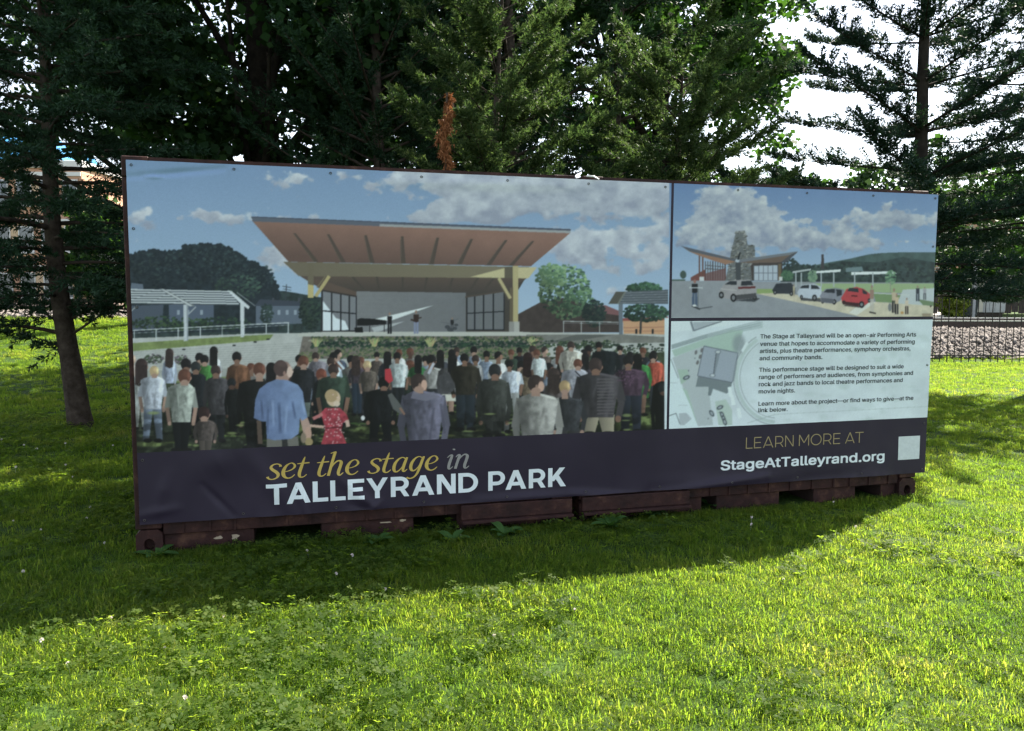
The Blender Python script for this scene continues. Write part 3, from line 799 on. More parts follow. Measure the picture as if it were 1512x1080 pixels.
CROWD = [
 (251, 522, 6.5, 242, 260, 533, 566, 566, HB, SK, (168, 178, 200), None, 'L'), (316, 519, 6.5, 308, 326, 531, 560, 560, HK, SK, (196, 200, 204), None, 'L'),
 (351, 528, 7.5, 337, 367, 540, 580, 606, HK, SK2, (116, 78, 56), (54, 58, 64), ''), (441, 531, 6, 434, 450, 541, 570, 570, HK, SK2, (60, 62, 66), None, ''),
 (467, 527, 6, 457, 482, 534, 556, 590, HB, SK, (128, 122, 132), (60, 62, 70), ''), (488, 535, 6.5, 481, 503, 542, 566, 566, HB, SK, (176, 192, 208), None, ''),
 (526, 533, 7, 516, 538, 544, 566, 612, HB, SK2, (74, 64, 74), (48, 62, 78), 'L'), (586, 527, 6, 575, 601, 537, 572, 605, HK, SK2, (186, 196, 196), (40, 44, 50), 'A'),
 (617, 531, 6, 604, 628, 543, 566, 590, HK, SK2, (52, 108, 62), (36, 40, 44), 'LA'), (637, 533, 8, 626, 655, 545, 574, 590, HK, SK2, (166, 164, 160), (52, 54, 58), ''),
 (667, 531, 7.5, 647, 674, 545, 582, 610, HK, SK, (92, 90, 92), (196, 194, 180), 'LS'), (702, 531, 6, 695, 711, 540, 566, 600, HB, SK2, (150, 150, 152), (40, 42, 48), ''),
 (778, 529, 7.5, 767, 788, 545, 581, 592, (44, 30, 30), SK2, (118, 102, 82), (118, 102, 82), 'LA'), (792, 522, 5.5, 785, 804, 530, 557, 580, HR, SK2, (208, 218, 218), (60, 62, 68), 'A'),
 (842, 511, 6, 827, 859, 519, 546, 560, HB, SK, (188, 182, 170), (130, 128, 124), ''), (863, 528, 6, 854, 872, 537, 562, 590, HK, SK2, (58, 52, 60), (44, 46, 52), 'L'),
 (884, 511, 5.5, 874, 910, 519, 553, 566, HK, SK2, (28, 34, 38), (40, 42, 46), 'C'), (962, 527, 6.5, 955, 978, 536, 570, 606, HK, SK, (190, 84, 64), (60, 66, 76), ''),
 (941, 531, 7.5, 931, 958, 540, 574, 612, (24, 22, 24), SK2, (60, 128, 64), (50, 112, 58), 'LS'),
 (295, 529, 7, 288, 300, 541, 580, 600, HK, SK, (40, 42, 46), (40, 42, 46), ''), (303, 532, 7, 294, 314, 541, 588, 602, HK, SK, (72, 132, 62), (66, 124, 58), ''),
 (196, 531, 6, 188, 200, 540, 600, 600, SK, SK, (170, 150, 140), None, ''), (210, 541, 10, 197, 219, 555, 600, 632, (56, 42, 42), SK, (188, 192, 190), (176, 178, 172), 'LA'),
 (276, 539, 8.5, 268, 286, 551, 610, 640, HK, SK2, (32, 35, 40), BLK, ''), (289, 543, 8, 280, 304, 553, 612, 645, (40, 44, 46), SK2, (34, 37, 42), BLK, ''),
 (230, 549, 7.5, 209, 244, 558, 604, 650, HBL, SK, (180, 186, 198), (134, 150, 172), 'A'), (318, 548, 8, 304, 338, 559, 612, 650, HB, SK2, (72, 69, 73), (40, 42, 46), 'C'),
 (343, 566, 7, 334, 356, 575, 612, 640, BLK, SK3, (30, 32, 34), BLK, ''), (401, 545, 8.5, 392, 412, 556, 590, 620, HK, SK, (170, 176, 190), (60, 60, 64), 'L'),
 (448, 535, 8.5, 432, 463, 546, 594, 618, HR, SK, (38, 40, 45), (112, 124, 116), ''), (475, 554, 8.5, 464, 486, 563, 606, 625, (110, 60, 48), SK2, (34, 36, 42), BLK, ''),
 (491, 547, 8.5, 471, 512, 558, 606, 630, HB, SK2, (56, 72, 60), (36, 38, 42), 'A'), (543, 540, 6.5, 532, 556, 549, 578, 622, HBL, SK, (98, 88, 80), (40, 42, 46), 'A'),
 (684, 530, 7, 667, 706, 541, 583, 634, HK, SK2, (50, 46, 38), (46, 56, 66), ''), (752, 539, 6, 741, 769, 549, 580, 637, HK, SK2, (192, 200, 212), (172, 174, 172), 'A'),
 (383, 547, 10, 354, 398, 563, 625, 660, HR, SK, (32, 32, 34), (26, 28, 30), ''), (926, 534, 8.5, 908, 952, 547, 584, 637, HK, SK2, (76, 56, 72), (48, 54, 68), ''),
 (853, 538, 7, 829, 866, 547, 600, 620, HR, SK, (156, 156, 166), (86, 86, 96), ''), (729, 549, 10, 707, 750, 562, 622, 643, (42, 42, 44), SK2, (64, 66, 62), (52, 54, 52), 'C'),
 (818, 555, 10, 804, 836, 567, 600, 620, HB, SK2, (92, 82, 82), (60, 58, 62), 'L'), (568, 567, 9, 541, 582, 577, 622, 650, (22, 22, 24), SK2, (27, 29, 32), (24, 26, 30), 'C'),
 (272, 557, 10.5, 249, 288, 569, 623, 664, HR, SK, (156, 162, 152), (28, 30, 34), 'A'), (880, 541, 11, 851, 914, 554, 616, 642, HB, SK2, (74, 70, 74), (166, 156, 132), ''),
 (832, 572, 9, 816, 860, 589, 636, 650, (156, 130, 92), SK, (58, 59, 63), (66, 64, 66), ''), (618, 566, 12.5, 594, 656, 581, 660, 670, HB, SK, (102, 100, 118), None, 'P'),
 (791, 568, 12.5, 762, 823, 585, 660, 670, HB, SK, (152, 150, 144), None, 'P'), (977, 575, 8, 963, 995, 566, 640, 650, BLK, SK3, (22, 24, 26), (22, 24, 26), 'C'),
 (303, 611, 9.5, 289, 319, 622, 650, 672, (52, 36, 36), SK, (88, 78, 74), (96, 86, 78), '')]
pal = [(38, 40, 46), (60, 62, 70), (176, 180, 186), (92, 80, 74), (70, 78, 96), (120, 116, 112), (46, 40, 40), (204, 206, 206), (88, 60, 64), (52, 66, 56), (136, 150, 172)]
fr = np.random.RandomState(4)
fill = []
for k in range(28):
    x = 486+k*17.6+fr.uniform(-6, 6); y = 529-(x-196)*.012+fr.uniform(-6, 9); r = fr.uniform(4.6, 6.6)
    fill.append((x, y, r, x-r*1.9, x+r*1.9, y+r*1.75, y+r*6.2, y+r*11.5, (HB, HK, HR, HK)[fr.randint(4)], (SK, SK2, SK2, SK3)[fr.randint(4)], pal[fr.randint(len(pal))], pal[fr.randint(3)], ('', 'L', 'A', 'C', 'P')[fr.randint(5)]))
for k in range(15):
    x = 330+k*44+fr.uniform(-12, 12); y = 552-(x-196)*.02+fr.uniform(-5, 8); r = fr.uniform(6, 7.6)
    fill.append((x, y, r, x-r*1.8, x+r*1.8, y+r*1.7, y+r*6.0, y+r*11.5, (HB, HK, HR, HK)[fr.randint(4)], (SK, SK2, SK2, SK3)[fr.randint(4)], pal[fr.randint(len(pal))], pal[fr.randint(2)], ('', 'L', 'A', 'C', 'P')[fr.randint(5)]))
for k, c in enumerate(sorted(fill, key=lambda c: c[1])): person(*c, seed=100+k)
def dusk(y0, y1, amt, seed):
    """the crowd's own long shadows lie over legs and grass in the printed picture"""
    sl = bb(186, 986, y0, y1); x, y = np.meshgrid(GX[sl[1]], GY[sl[0]])
    CAN[sl] *= (1-amt*sstep(y0, y0+(y1-y0)*.5, y)*sstep(.36, .58, fbm(x/13, y/9, seed, 3)))[..., None].astype(np.float32)
dusk(566, 640, .30, 71)
for k, c in enumerate(CROWD[:-8]): person(*c, seed=k)
dusk(590, 672, .42, 73)
for k in range(46):
    ell(prng.uniform(195, 980), prng.uniform(606, 662), prng.uniform(3, 9), prng.uniform(.8, 2.4), (136, 152, 88), .75, .5)
for k, c in enumerate(CROWD[-8:]): person(*c, seed=60+k)
# details on single people
poly([(568, 545), (576, 544), (580, 562), (574, 566), (568, 560)], (188, 52, 62)); ell(535.5, 617, 3, 3.4, (204, 206, 204))
for k in range(12): line((880, 560+k*4.6), (905, 559.5+k*4.6), 1.5, (104, 98, 100), .8)
line((848, 548), (862, 562), 2, (44, 44, 52)); poly([(646, 555), (662, 549), (672, 570), (668, 578), (650, 583)], (74, 73, 76), tex=.2)
line((640, 534), (637, 546), 2.4, SK2); line((632, 552), (640, 536), 4, (176, 178, 190)); line((497, 532), (508, 545), 3.4, (190, 204, 214)); line((494, 529), (499, 534), 2.5, SK)
poly([(572, 583), (578, 580), (590, 596), (596, 606), (592, 612), (580, 604)], (92, 94, 92)); line((590, 602), (597, 612), 3, SK2)
for k in range(90): ell(927+prng.normal()*8, 556+prng.normal()*6, 1.1, .9, (112, 78, 106), .5)
poly([(610, 577), (622, 582), (640, 578), (650, 586), (628, 592), (606, 588)], (118, 116, 132), .8)
for x0, y0, x1, y1 in ((606, 600, 612, 650), (640, 602, 634, 648), (650, 596, 656, 640)): line((x0, y0), (x1, y1), 3.5, (80, 78, 94), .6)
# tall man in the pale blue sweater
ell(419, 548, 12, 14.5, (172, 140, 126)); poly([(408, 556), (424, 554), (428, 566), (406, 566)], (160, 128, 114))
ell(414.5, 543.5, 10.5, 12, (82, 64, 62)); ell(428, 549, 4.4, 8, (204, 176, 160)); ell(431.5, 549, 1.8, 2, (204, 176, 160)); ell(420, 551, 2, 3.4, (150, 116, 104)); ell(418, 537, 8, 4, (104, 82, 78), .5, .5)
poly([(394, 644), (440, 644), (442, 664), (394, 664)], (112, 110, 102)); poly([(416, 646), (424, 646), (426, 664), (417, 664)], (52, 52, 52))
poly([(379, 620), (386, 620), (388, 655), (381, 655)], (92, 76, 66)); poly([(443, 618), (454, 616), (460, 632), (448, 640)], (178, 146, 130))
poly([(408, 560), (424, 561), (440, 568), (447, 578), (450, 598), (454, 616), (446, 621), (443, 616), (441, 640), (430, 647.5), (405, 649.5), (394, 647), (393, 622), (387, 622), (375, 617), (377, 590), (383, 574), (395, 565)], (116, 138, 176), grad=((94, 112, 150), (440, 0), (378, 0)), tex=.10, ts=9)
for x0, y0, x1, y1, w, cc in ((412, 594, 414, 640, 5, (72, 88, 122)), (396, 600, 395, 640, 4, (76, 92, 126)), (386, 590, 388, 618, 4, (70, 84, 116)), (432, 592, 436, 618, 4, (74, 90, 124)), (424, 596, 421, 640, 4, (134, 154, 190)), (403, 590, 404, 630, 4, (134, 154, 190)), (446, 590, 450, 612, 3, (146, 166, 200))):
    for j in range(3): line((x0, y0+j*3), (x1, y1-j*3), w*(1-.3*j), cc, .35)
# girl in the red flowered dress and the child beside her
ell(492, 588, 10.5, 12, (200, 172, 140)); ell(489, 584, 9.5, 9.5, (172, 146, 106)); ell(497, 596, 5, 4, (206, 184, 160))
poly([(480, 602), (502, 602), (512, 612), (515, 622), (506, 624), (504, 636), (512, 656), (474, 656), (480, 634), (476, 618), (473, 610)], (166, 58, 70), tex=.3, ts=4)
for k in range(60): ell(494+prng.normal()*10, 628+prng.normal()*14, 1.3, 1.1, (214, 180, 178), .7)
line((480, 632), (506, 630), 1.4, (84, 24, 34)); line((512, 620), (514, 630), 5.5, (196, 166, 146))
line((476, 611), (462, 618), 5, (186, 110, 108)); line((458, 628), (478, 630), 4, (196, 160, 140)); ell(455, 640, 5, 10, (188, 150, 130)); ell(456, 652, 6, 6, (160, 140, 96)); ell(448, 646, 4, 8, (136, 120, 100))

# ---- upper right picture
skyfill(987, 1390, 270, 480, (98, 128, 172), (176, 196, 212))
clouds(987, 1390, 270, 440, [(1060, 295, 44, 30, 1.3), (1095, 310, 56, 28, 1.3), (1125, 340, 50, 20, 1.2), (1165, 350, 60, 16, 1.2), (1220, 358, 60, 14, 1.2), (1262, 360, 30, 10, .9), (1250, 330, 40, 16, .9), (1330, 325, 62, 18, 1.4),
     (1015, 345, 42, 20, 1.2), (1060, 360, 40, 20, .9), (1370, 358, 30, 8, .9), (1290, 358, 8, 4, .8), (1191, 326, 8, 4, .9), (1166, 292, 6, 5, .8), (1218, 329, 6, 3, .8), (1310, 300, 30, 10, .5), (1100, 385, 60, 18, .7)], 41, (192, 194, 196), (132, 140, 162), 15.)
poly([(1160, 400), (1186, 395), (1216, 389), (1250, 383), (1280, 376), (1300, 374), (1330, 373), (1380, 373), (1380, 425), (1160, 425)], (70, 92, 90), tex=.15, ts=8)
poly([(1150, 398), (1175, 390), (1205, 396), (1240, 386), (1290, 388), (1330, 380), (1378, 388), (1378, 422), (1150, 422)], (50, 66, 66), tex=.35, ts=6)
dabs(300, 1265, 404, 108, 14, [(38, 54, 54), (52, 70, 66), (62, 82, 74), (34, 48, 50)], (1, 2.6), shape='b'); dabs(90, 1165, 392, 12, 12, [(36, 52, 54), (48, 64, 62)], (1, 2))
poly([(1246, 396), (1270, 394), (1272, 401), (1246, 402)], (104, 126, 130))
poly([(1210.5, 376), (1214, 376), (1215, 398), (1210, 398)], (66, 62, 66))
poly([(987, 415), (1376, 418), (1376, 470), (987, 470)], (138, 142, 148), tex=.05, ts=9)
poly([(1200, 419), (1376, 419), (1376, 434), (1200, 430)], (146, 168, 122)); poly([(1286, 433), (1336, 437), (1336, 448), (1290, 446)], (116, 142, 96)); poly([(1115, 427), (1140, 427), (1142, 433), (1115, 434)], (136, 158, 96))
poly([(1330, 428), (1376, 426), (1376, 455), (1320, 452)], (176, 184, 186)); poly([(1352, 442), (1376, 446), (1376, 458), (1364, 456)], (110, 132, 96))
poly([(1115, 434), (1142, 433), (1290, 446), (1376, 452), (1376, 470), (1275, 470), (1200, 452)], (192, 182, 158), tex=.08); poly([(1270, 447), (1290, 446), (1262, 466), (1250, 462)], (206, 208, 200), .8)
line((1260, 432), (1340, 436), 1, (190, 196, 190)); line((990, 414), (1010, 414), 2, (70, 92, 80)); ell(1007, 406, 4.5, 6, (66, 86, 80))
# pavilion from behind, stone tower
poly([(1018, 410), (1040, 398), (1070, 390), (1070, 415), (1018, 415)], (120, 72, 66)); poly([(1040, 386), (1071, 392), (1069, 414), (1040, 414)], (150, 170, 190))
for k in range(9): line((1040+k*3.6, 386), (1040+k*3.6, 414), 1.1, (66, 58, 60))
line((1040, 397), (1070, 399), .9, (70, 62, 62)); line((1040, 392), (1070, 395), .8, (70, 62, 62)); poly([(1040, 404), (1070, 396), (1070, 414), (1040, 414)], (110, 70, 66), .75)
for x in (1031, 1036): line((x, 378), (x, 410), 2, (104, 72, 62))
poly([(1031, 409), (1038, 409), (1038, 415), (1031, 415)], (190, 194, 196))
poly([(1105, 384), (1153, 386), (1153, 415), (1105, 415)], (70, 62, 60)); poly([(1111, 393), (1146, 392), (1146, 414.5), (1111, 414.5)], (166, 176, 188))
for k in range(6): line((1111+k*7, 392), (1111+k*7, 415), .9, (104, 110, 122))
line((1111, 403.5), (1146, 403.5), .9, (104, 110, 122)); poly([(1147, 390), (1151, 390), (1151, 415), (1147, 415)], (112, 96, 72)); poly([(1148, 409), (1153, 409), (1153, 415), (1148, 415)], (190, 192, 190))
tw = [(1085, 342), (1098, 341), (1102, 362), (1112, 363), (1113, 384), (1106, 392), (1108, 415), (1069, 415), (1074, 392), (1078, 372)]
poly(tw, (104, 108, 110))
for k in range(480):
    x, y = prng.uniform(1068, 1114), prng.uniform(341, 415)
    q = False
    n_ = len(tw)
    for i in range(n_):
        (xa, ya), (xb, yb) = tw[i], tw[(i+1) % n_]
        if (ya > y) != (yb > y) and x < (xb-xa)*(y-ya)/(yb-ya)+xa: q = not q
    if q: v = prng.randint(70, 160); ell(x, y, prng.uniform(1, 2.6), prng.uniform(.5, 1), (v, v, v-4))
poly([(1084, 388), (1092, 386), (1092, 415), (1085, 415)], (70, 74, 78))
poly([(1003.5, 363.5), (1080, 382), (1087, 386), (1070, 391), (1050, 385), (1028, 377), (1016, 372)], (150, 112, 90)); poly([(1003.5, 363.5), (1087, 384), (1086, 387), (1016, 371.5)], (88, 92, 102))
poly([(1087, 384), (1176, 372), (1172, 376), (1158, 388), (1105, 389), (1088, 388)], (110, 92, 82)); poly([(1087, 384), (1176, 371.5), (1173, 375.5), (1088, 388.5)], (112, 116, 124)); poly([(1166, 376), (1176, 372), (1158, 388), (1150, 388)], (76, 78, 86))
ell(1087, 385.5, 3, 2.4, (170, 180, 190)); line((1091, 373), (1088, 384), 2.2, (40, 44, 50))
dabs(90, 1160, 407, 9, 8, [(58, 94, 70), (74, 112, 82)], (1, 2))
# shelters
poly([(1168, 401), (1195, 397), (1195, 399.5), (1168, 404)], (170, 176, 178)); poly([(1200, 401), (1239, 398), (1238, 402), (1200, 404)], (206, 212, 212)); poly([(1254, 402), (1315, 401), (1322, 404.5), (1254, 406.5)], (206, 212, 212))
for x in (1173, 1181, 1210, 1228.5, 1259, 1285.5): line((x, 403), (x, 424), 2, (160, 168, 172))
dabs(70, 1197, 408, 6, 9, [(96, 128, 104), (120, 150, 120)], (1, 2)); dabs(80, 1312, 410, 8, 10, [(96, 136, 104), (120, 156, 120), (80, 116, 92)], (1, 2)); line((1312, 416), (1312, 433), 1.3, (140, 136, 128))
# cars
def car(pts, col, glass, wheels, dkc=None):
    poly(pts, col, tex=.05)
    for g in glass: poly(g, (44, 50, 58))
    for x, y, r in wheels: ell(x, y, r*.75, r, (30, 30, 34)); ell(x, y, r*.4, r*.55, (120, 122, 126))
poly([(1080, 444), (1112, 446), (1120, 441), (1100, 437)], (62, 66, 72))
car([(1060, 430), (1067, 420), (1075, 414.5), (1105, 413), (1111, 419), (1115, 430), (1114, 440), (1083, 444), (1062, 439)], (150, 146, 148), [[(1068, 420.5), (1076, 415.5), (1086, 415.5), (1086, 421)], [(1093, 415.5), (1107, 415), (1110, 421.5), (1092, 422)]], [(1063, 436, 5), (1081, 440, 6), (1112, 439, 4)])
poly([(1088, 424), (1113, 423), (1113, 426), (1088, 427)], (100, 40, 44)); poly([(1085, 436), (1114, 433), (1114, 440), (1085, 443)], (74, 74, 78)); line((1062, 427), (1086, 429), 1, (176, 172, 172))
car([(1138, 429), (1144, 419), (1166, 418), (1172, 426), (1172, 434), (1141, 434)], (48, 54, 62), [[(1145, 420), (1152, 419.5), (1152, 425), (1143, 425)]], [(1142, 432, 3.4), (1166, 434, 3.4)])
poly([(1180, 444), (1210, 446), (1212, 441), (1180, 439)], (80, 80, 82)); car([(1175, 432), (1182, 421), (1200, 419), (1210, 424), (1211, 438), (1200, 442), (1177, 439)], (176, 184, 196), [[(1182, 422), (1192, 421), (1192, 426), (1179, 426)], [(1195, 421), (1204, 422), (1208, 427), (1195, 427)]], [(1181, 439, 3), (1200, 440, 4.6)])
car([(1208, 437), (1216, 427), (1232, 425.5), (1244, 428), (1240, 443), (1229, 449), (1210, 447)], (128, 130, 142), [[(1214, 432), (1218, 427.5), (1230, 427), (1230, 433)], [(1232, 427.5), (1240, 428.5), (1240, 436), (1233, 438)]], [(1229, 446, 4), (1212, 446, 2.6)]); poly([(1210, 440), (1229, 442), (1228, 448), (1210, 446)], (92, 94, 104))
poly([(1243, 452), (1270, 455), (1280, 446), (1250, 444)], (90, 84, 78)); car([(1239, 440), (1247, 427), (1262, 424), (1272, 427), (1281, 434), (1281, 446), (1270, 453), (1241, 448)], (186, 60, 66), [[(1248, 430), (1251, 425.5), (1264, 426), (1265, 432)], [(1270, 427), (1277, 432), (1277, 435), (1271, 434)]], [(1269, 450, 5), (1243, 447, 3), (1280, 444, 3)]); poly([(1240, 445), (1266, 448), (1264, 453), (1241, 449)], (66, 34, 38)); poly([(1254, 436), (1263, 436.5), (1263, 438.5), (1254, 438)], (90, 26, 32))
# small figures, scooter rider
tiny(1024, 413, 452, (34, 36, 42), (72, 90, 116), 4.6, (150, 104, 92)); line((1016, 425), (1036, 425.5), 1.6, (176, 182, 186)); line((1029, 426), (1029, 456), 1.4, (90, 98, 104)); line((1020, 452), (1032, 457), 2.2, (50, 54, 58)); line((1032, 456), (1050, 453), 1.6, (88, 92, 98)); ell(1023.5, 451.5, 3, 1.6, (206, 208, 208))
tiny(1284, 421, 462, (150, 120, 104), (176, 170, 160), 3.2); tiny(1317, 426, 462, (184, 166, 140), (44, 42, 46), 3.4); tiny(1321, 434, 464, (192, 170, 140), (44, 42, 46), 3); tiny(1336, 440, 464, (196, 182, 160), (70, 58, 54), 2.8); tiny(1352, 422, 445, (58, 62, 72), (60, 66, 78), 2.8); tiny(1362, 424, 443, (150, 150, 156), (80, 84, 90), 2.4); ell(1311, 454, 2.6, 6, (120, 122, 124)); ell(1329, 462, 2.4, 2, (186, 140, 80)); tiny(1170, 420, 438, (170, 160, 130), (150, 140, 120), 1.8)
poly([(1358, 463), (1372, 463), (1371, 468), (1359, 468)], (150, 134, 112)); line((1280, 461), (1290, 463), 2, (60, 56, 54))

# ---- site plan
def zz(x, y): return (985+x/6.35, 470+y/6.35)
skyfill(980, 1390, 470, 645, (192, 205, 209), (198, 209, 213))
sl = bb(980, 1390, 470, 645)
xg, yg = np.meshgrid(GX[sl[1]], GY[sl[0]])
CAN[sl] *= (1+.07*(fbm(xg/40, yg/30, 77, 4)-.5)[..., None]*2)
poly([zz(*p) for p in ((22, 130), (230, 110), (880, 22), (700, 20), (240, 20), (22, 30))], (200, 212, 214)); poly([zz(*p) for p in ((30, 250), (360, 150), (880, 25), (880, 90), (360, 190), (40, 290))], (168, 184, 186))
poly([zz(*p) for p in ((36, 300), (600, 110), (700, 110), (640, 330), (330, 260), (60, 360))], (160, 184, 172)); poly([zz(*p) for p in ((40, 370), (330, 260), (300, 540), (380, 640), (420, 1000), (280, 1010), (90, 520))], (170, 180, 182))
poly([zz(*p) for p in ((90, 480), (180, 480), (200, 560), (120, 620))], (158, 182, 166)); poly([zz(*p) for p in ((120, 640), (180, 680), (270, 980), (240, 1010), (200, 900))], (164, 188, 174)); poly([zz(*p) for p in ((440, 780), (540, 760), (600, 860), (600, 1000), (470, 1000))], (172, 190, 180))
poly([zz(*p) for p in ((20, 380), (90, 560), (200, 800), (280, 1015), (10, 1030))], (200, 216, 218)); poly([zz(*p) for p in ((100, 890), (170, 885), (220, 940), (150, 1000), (110, 1000))], (168, 178, 182))
poly([zz(*p) for p in ((230, 35), (490, 30), (250, 110))], (158, 168, 174)); line(zz(212, 30), zz(240, 120), 3.2, (118, 128, 136)); line(zz(240, 118), zz(500, 28), 1.6, (110, 120, 126))
for k in range(3): line(zz(30, 255+k*14), zz(370, 150+k*13), .8, (110, 122, 126)); line(zz(370, 150+k*13), zz(860, 20+k*22), .7, (134, 146, 150))
line(zz(24, 380), zz(95, 560), .9, (120, 130, 134)); line(zz(5, 915), zz(75, 890), .9, (90, 98, 104)); line(zz(75, 890), zz(110, 990), .9, (90, 98, 104)); line(zz(10, 605), zz(90, 606), .6, (150, 160, 164)); line(zz(95, 815), zz(180, 815), .6, (150, 160, 164))
cen = zz(1010, 560)
for rr, w, c in ((56, 5, (176, 192, 190)), (60, 1.2, (140, 150, 154)), (51, 1, (150, 162, 164))):
    for k in range(46):
        a0, a1 = math.pi*(.66+k*.018), math.pi*(.66+(k+1)*.018)
        line((cen[0]+rr*1.04*math.cos(a0), cen[1]-rr*1.15*math.sin(a0)), (cen[0]+rr*1.04*math.cos(a1), cen[1]-rr*1.15*math.sin(a1)), w, c)
poly([zz(*p) for p in ((280, 540), (600, 590), (585, 680), (545, 705), (420, 660), (400, 725), (375, 725), (378, 640), (258, 640))], (116, 128, 132))
poly([zz(*p) for p in ((335, 260), (655, 325), (600, 602), (275, 540))], (150, 160, 172)); poly([zz(*p) for p in ((450, 330), (485, 330), (440, 520), (420, 520))], (128, 138, 146))
for p, q in (((335, 260), (655, 325)), ((655, 325), (600, 602)), ((600, 602), (275, 540)), ((275, 540), (335, 260))): line(zz(*p), zz(*q), 1, (92, 100, 110))
line(zz(448, 330), zz(425, 530), 1.2, (84, 92, 102))
for p in ((465, 315), (415, 535)): ell(*zz(*p), 4.6, 3, (120, 130, 138)); ell(*zz(*p), 3, 1.8, (184, 192, 196))
line(zz(640, 400), zz(610, 590), 3, (132, 142, 148)); ell(*zz(660, 240), 9, 14, (132, 144, 148), .8, .4); poly([zz(*p) for p in ((725, 220), (750, 235), (700, 320), (680, 305))], (202, 214, 216))
for p in ((575, 690), (600, 770), (660, 890)): poly([zz(p[0]-18, p[1]-45), zz(p[0]+14, p[1]-50), zz(p[0]+34, p[1]+40), zz(p[0]-4, p[1]+46)], (208, 220, 220))
for x, y, a in ((170, 555, .5), (485, 835, .5), (408, 890, -1.2), (505, 905, -1), (520, 940, -1), (530, 970, -1)): ell(*zz(x, y), 5.4, 3, (84, 94, 100), 1, 0, a-.9); ell(*zz(x, y), 3, 1.6, (150, 160, 166), 1, 0, a-.9)
for x, y in ((260, 320), (315, 300), (300, 360), (275, 415)): ell(*zz(x, y), 2, 3.4, (110, 110, 112), 1, 0, .3)
for x, y in ((190, 490), (250, 375), (375, 940), (480, 880)): ell(*zz(x, y), 1, 1.2, (110, 120, 124))
for k in range(70): ell(prng.uniform(1100, 1370), prng.uniform(490, 622), prng.uniform(2, 9), prng.uniform(1.5, 5), (164, 182, 178), .25, .6)
line(zz(740, 980), zz(1000, 900), .7, (150, 164, 164)); line(zz(1000, 900), (1367, 600), .6, (160, 174, 174))

# ---- ink on vinyl: displayed value -> reflectance, sampled at each vertex of the printed panels
INK_K = np.array([1.0, 1.0, 1.0])*1.2
def soften(A, s):
    k = np.exp(-.5*(np.arange(-4, 5)/s)**2); k /= k.sum()
    for ax in (0, 1):
        B = np.zeros_like(A)
        for i, w in enumerate(k): B += w*np.roll(A, i-4, ax)
        A = B
    return A
CAN = np.clip(CAN, 0, 1)**1.08
lum = CAN.mean(2, keepdims=True); CAN = (lum + (CAN-lum)*.80).astype(np.float32)   # sun-faded ink
CAN = soften(CAN, 1.15)                      # coarse wide-format print dots run together
CAN *= (1+.016*prng.normal(size=CAN.shape[:2])[..., None]).astype(np.float32)
def ink(U, V):
    px, py = uv_px(U, V)
    fx = np.clip((px-CX0)*CS-.5, 0, CWp-1.01); fy = np.clip((py-CY0)*CS-.5, 0, CHp-1.01)
    ix, iy = fx.astype(int), fy.astype(int)
    tx, ty = (fx-ix)[:, None], (fy-iy)[:, None]
    c = (CAN[iy, ix]*(1-tx)+CAN[iy, ix+1]*tx)*(1-ty) + (CAN[iy+1, ix]*(1-tx)+CAN[iy+1, ix+1]*tx)*ty
    lin = np.where(c <= .04045, c/12.92, ((np.clip(c, 0, 1)+.055)/1.055)**2.4)
    return np.clip(lin*INK_K, .004, .86)
def panel(name, u0, u1, v0, v1, step=.005):
    U, V, F = grid(u0, u1, v0, v1, step)
    me = np_mesh(name, sheet(U, V), F, True)
    at = me.color_attributes.new('ink', 'FLOAT_COLOR', 'POINT')
    at.data.foreach_set('color', np.concatenate([ink(U, V), np.ones((len(U), 1))], 1).astype(np.float32).ravel())
    return link(name, me, m_print, banner)
def blur_panel_edges(): pass
o = panel('stage_picture', 0, U_DIV0, V_BAND, BH); o['label'] = 'printed picture of a crowd before a wooden stage canopy'
o = panel('car_park_picture', U_DIV1, BW, V_MID1, BH); o['label'] = 'printed picture of parked cars beside the stage building'
o = panel('site_plan', U_DIV1, BW, V_BAND, V_MID0, .006); o['label'] = 'pale printed site plan behind the text'

# ------------------------------------------------------------------ lettering
m_white = mat_flat('ink_white', (.70, .76, .78), .45)
m_gold = mat_flat('ink_gold', (.50, .36, .085), .45)
m_dim = mat_flat('ink_grey', (.26, .25, .24), .45)
m_bronze = mat_flat('ink_bronze', (.30, .235, .12), .45)
m_text = mat_flat('ink_charcoal', (.035, .045, .05), .5)

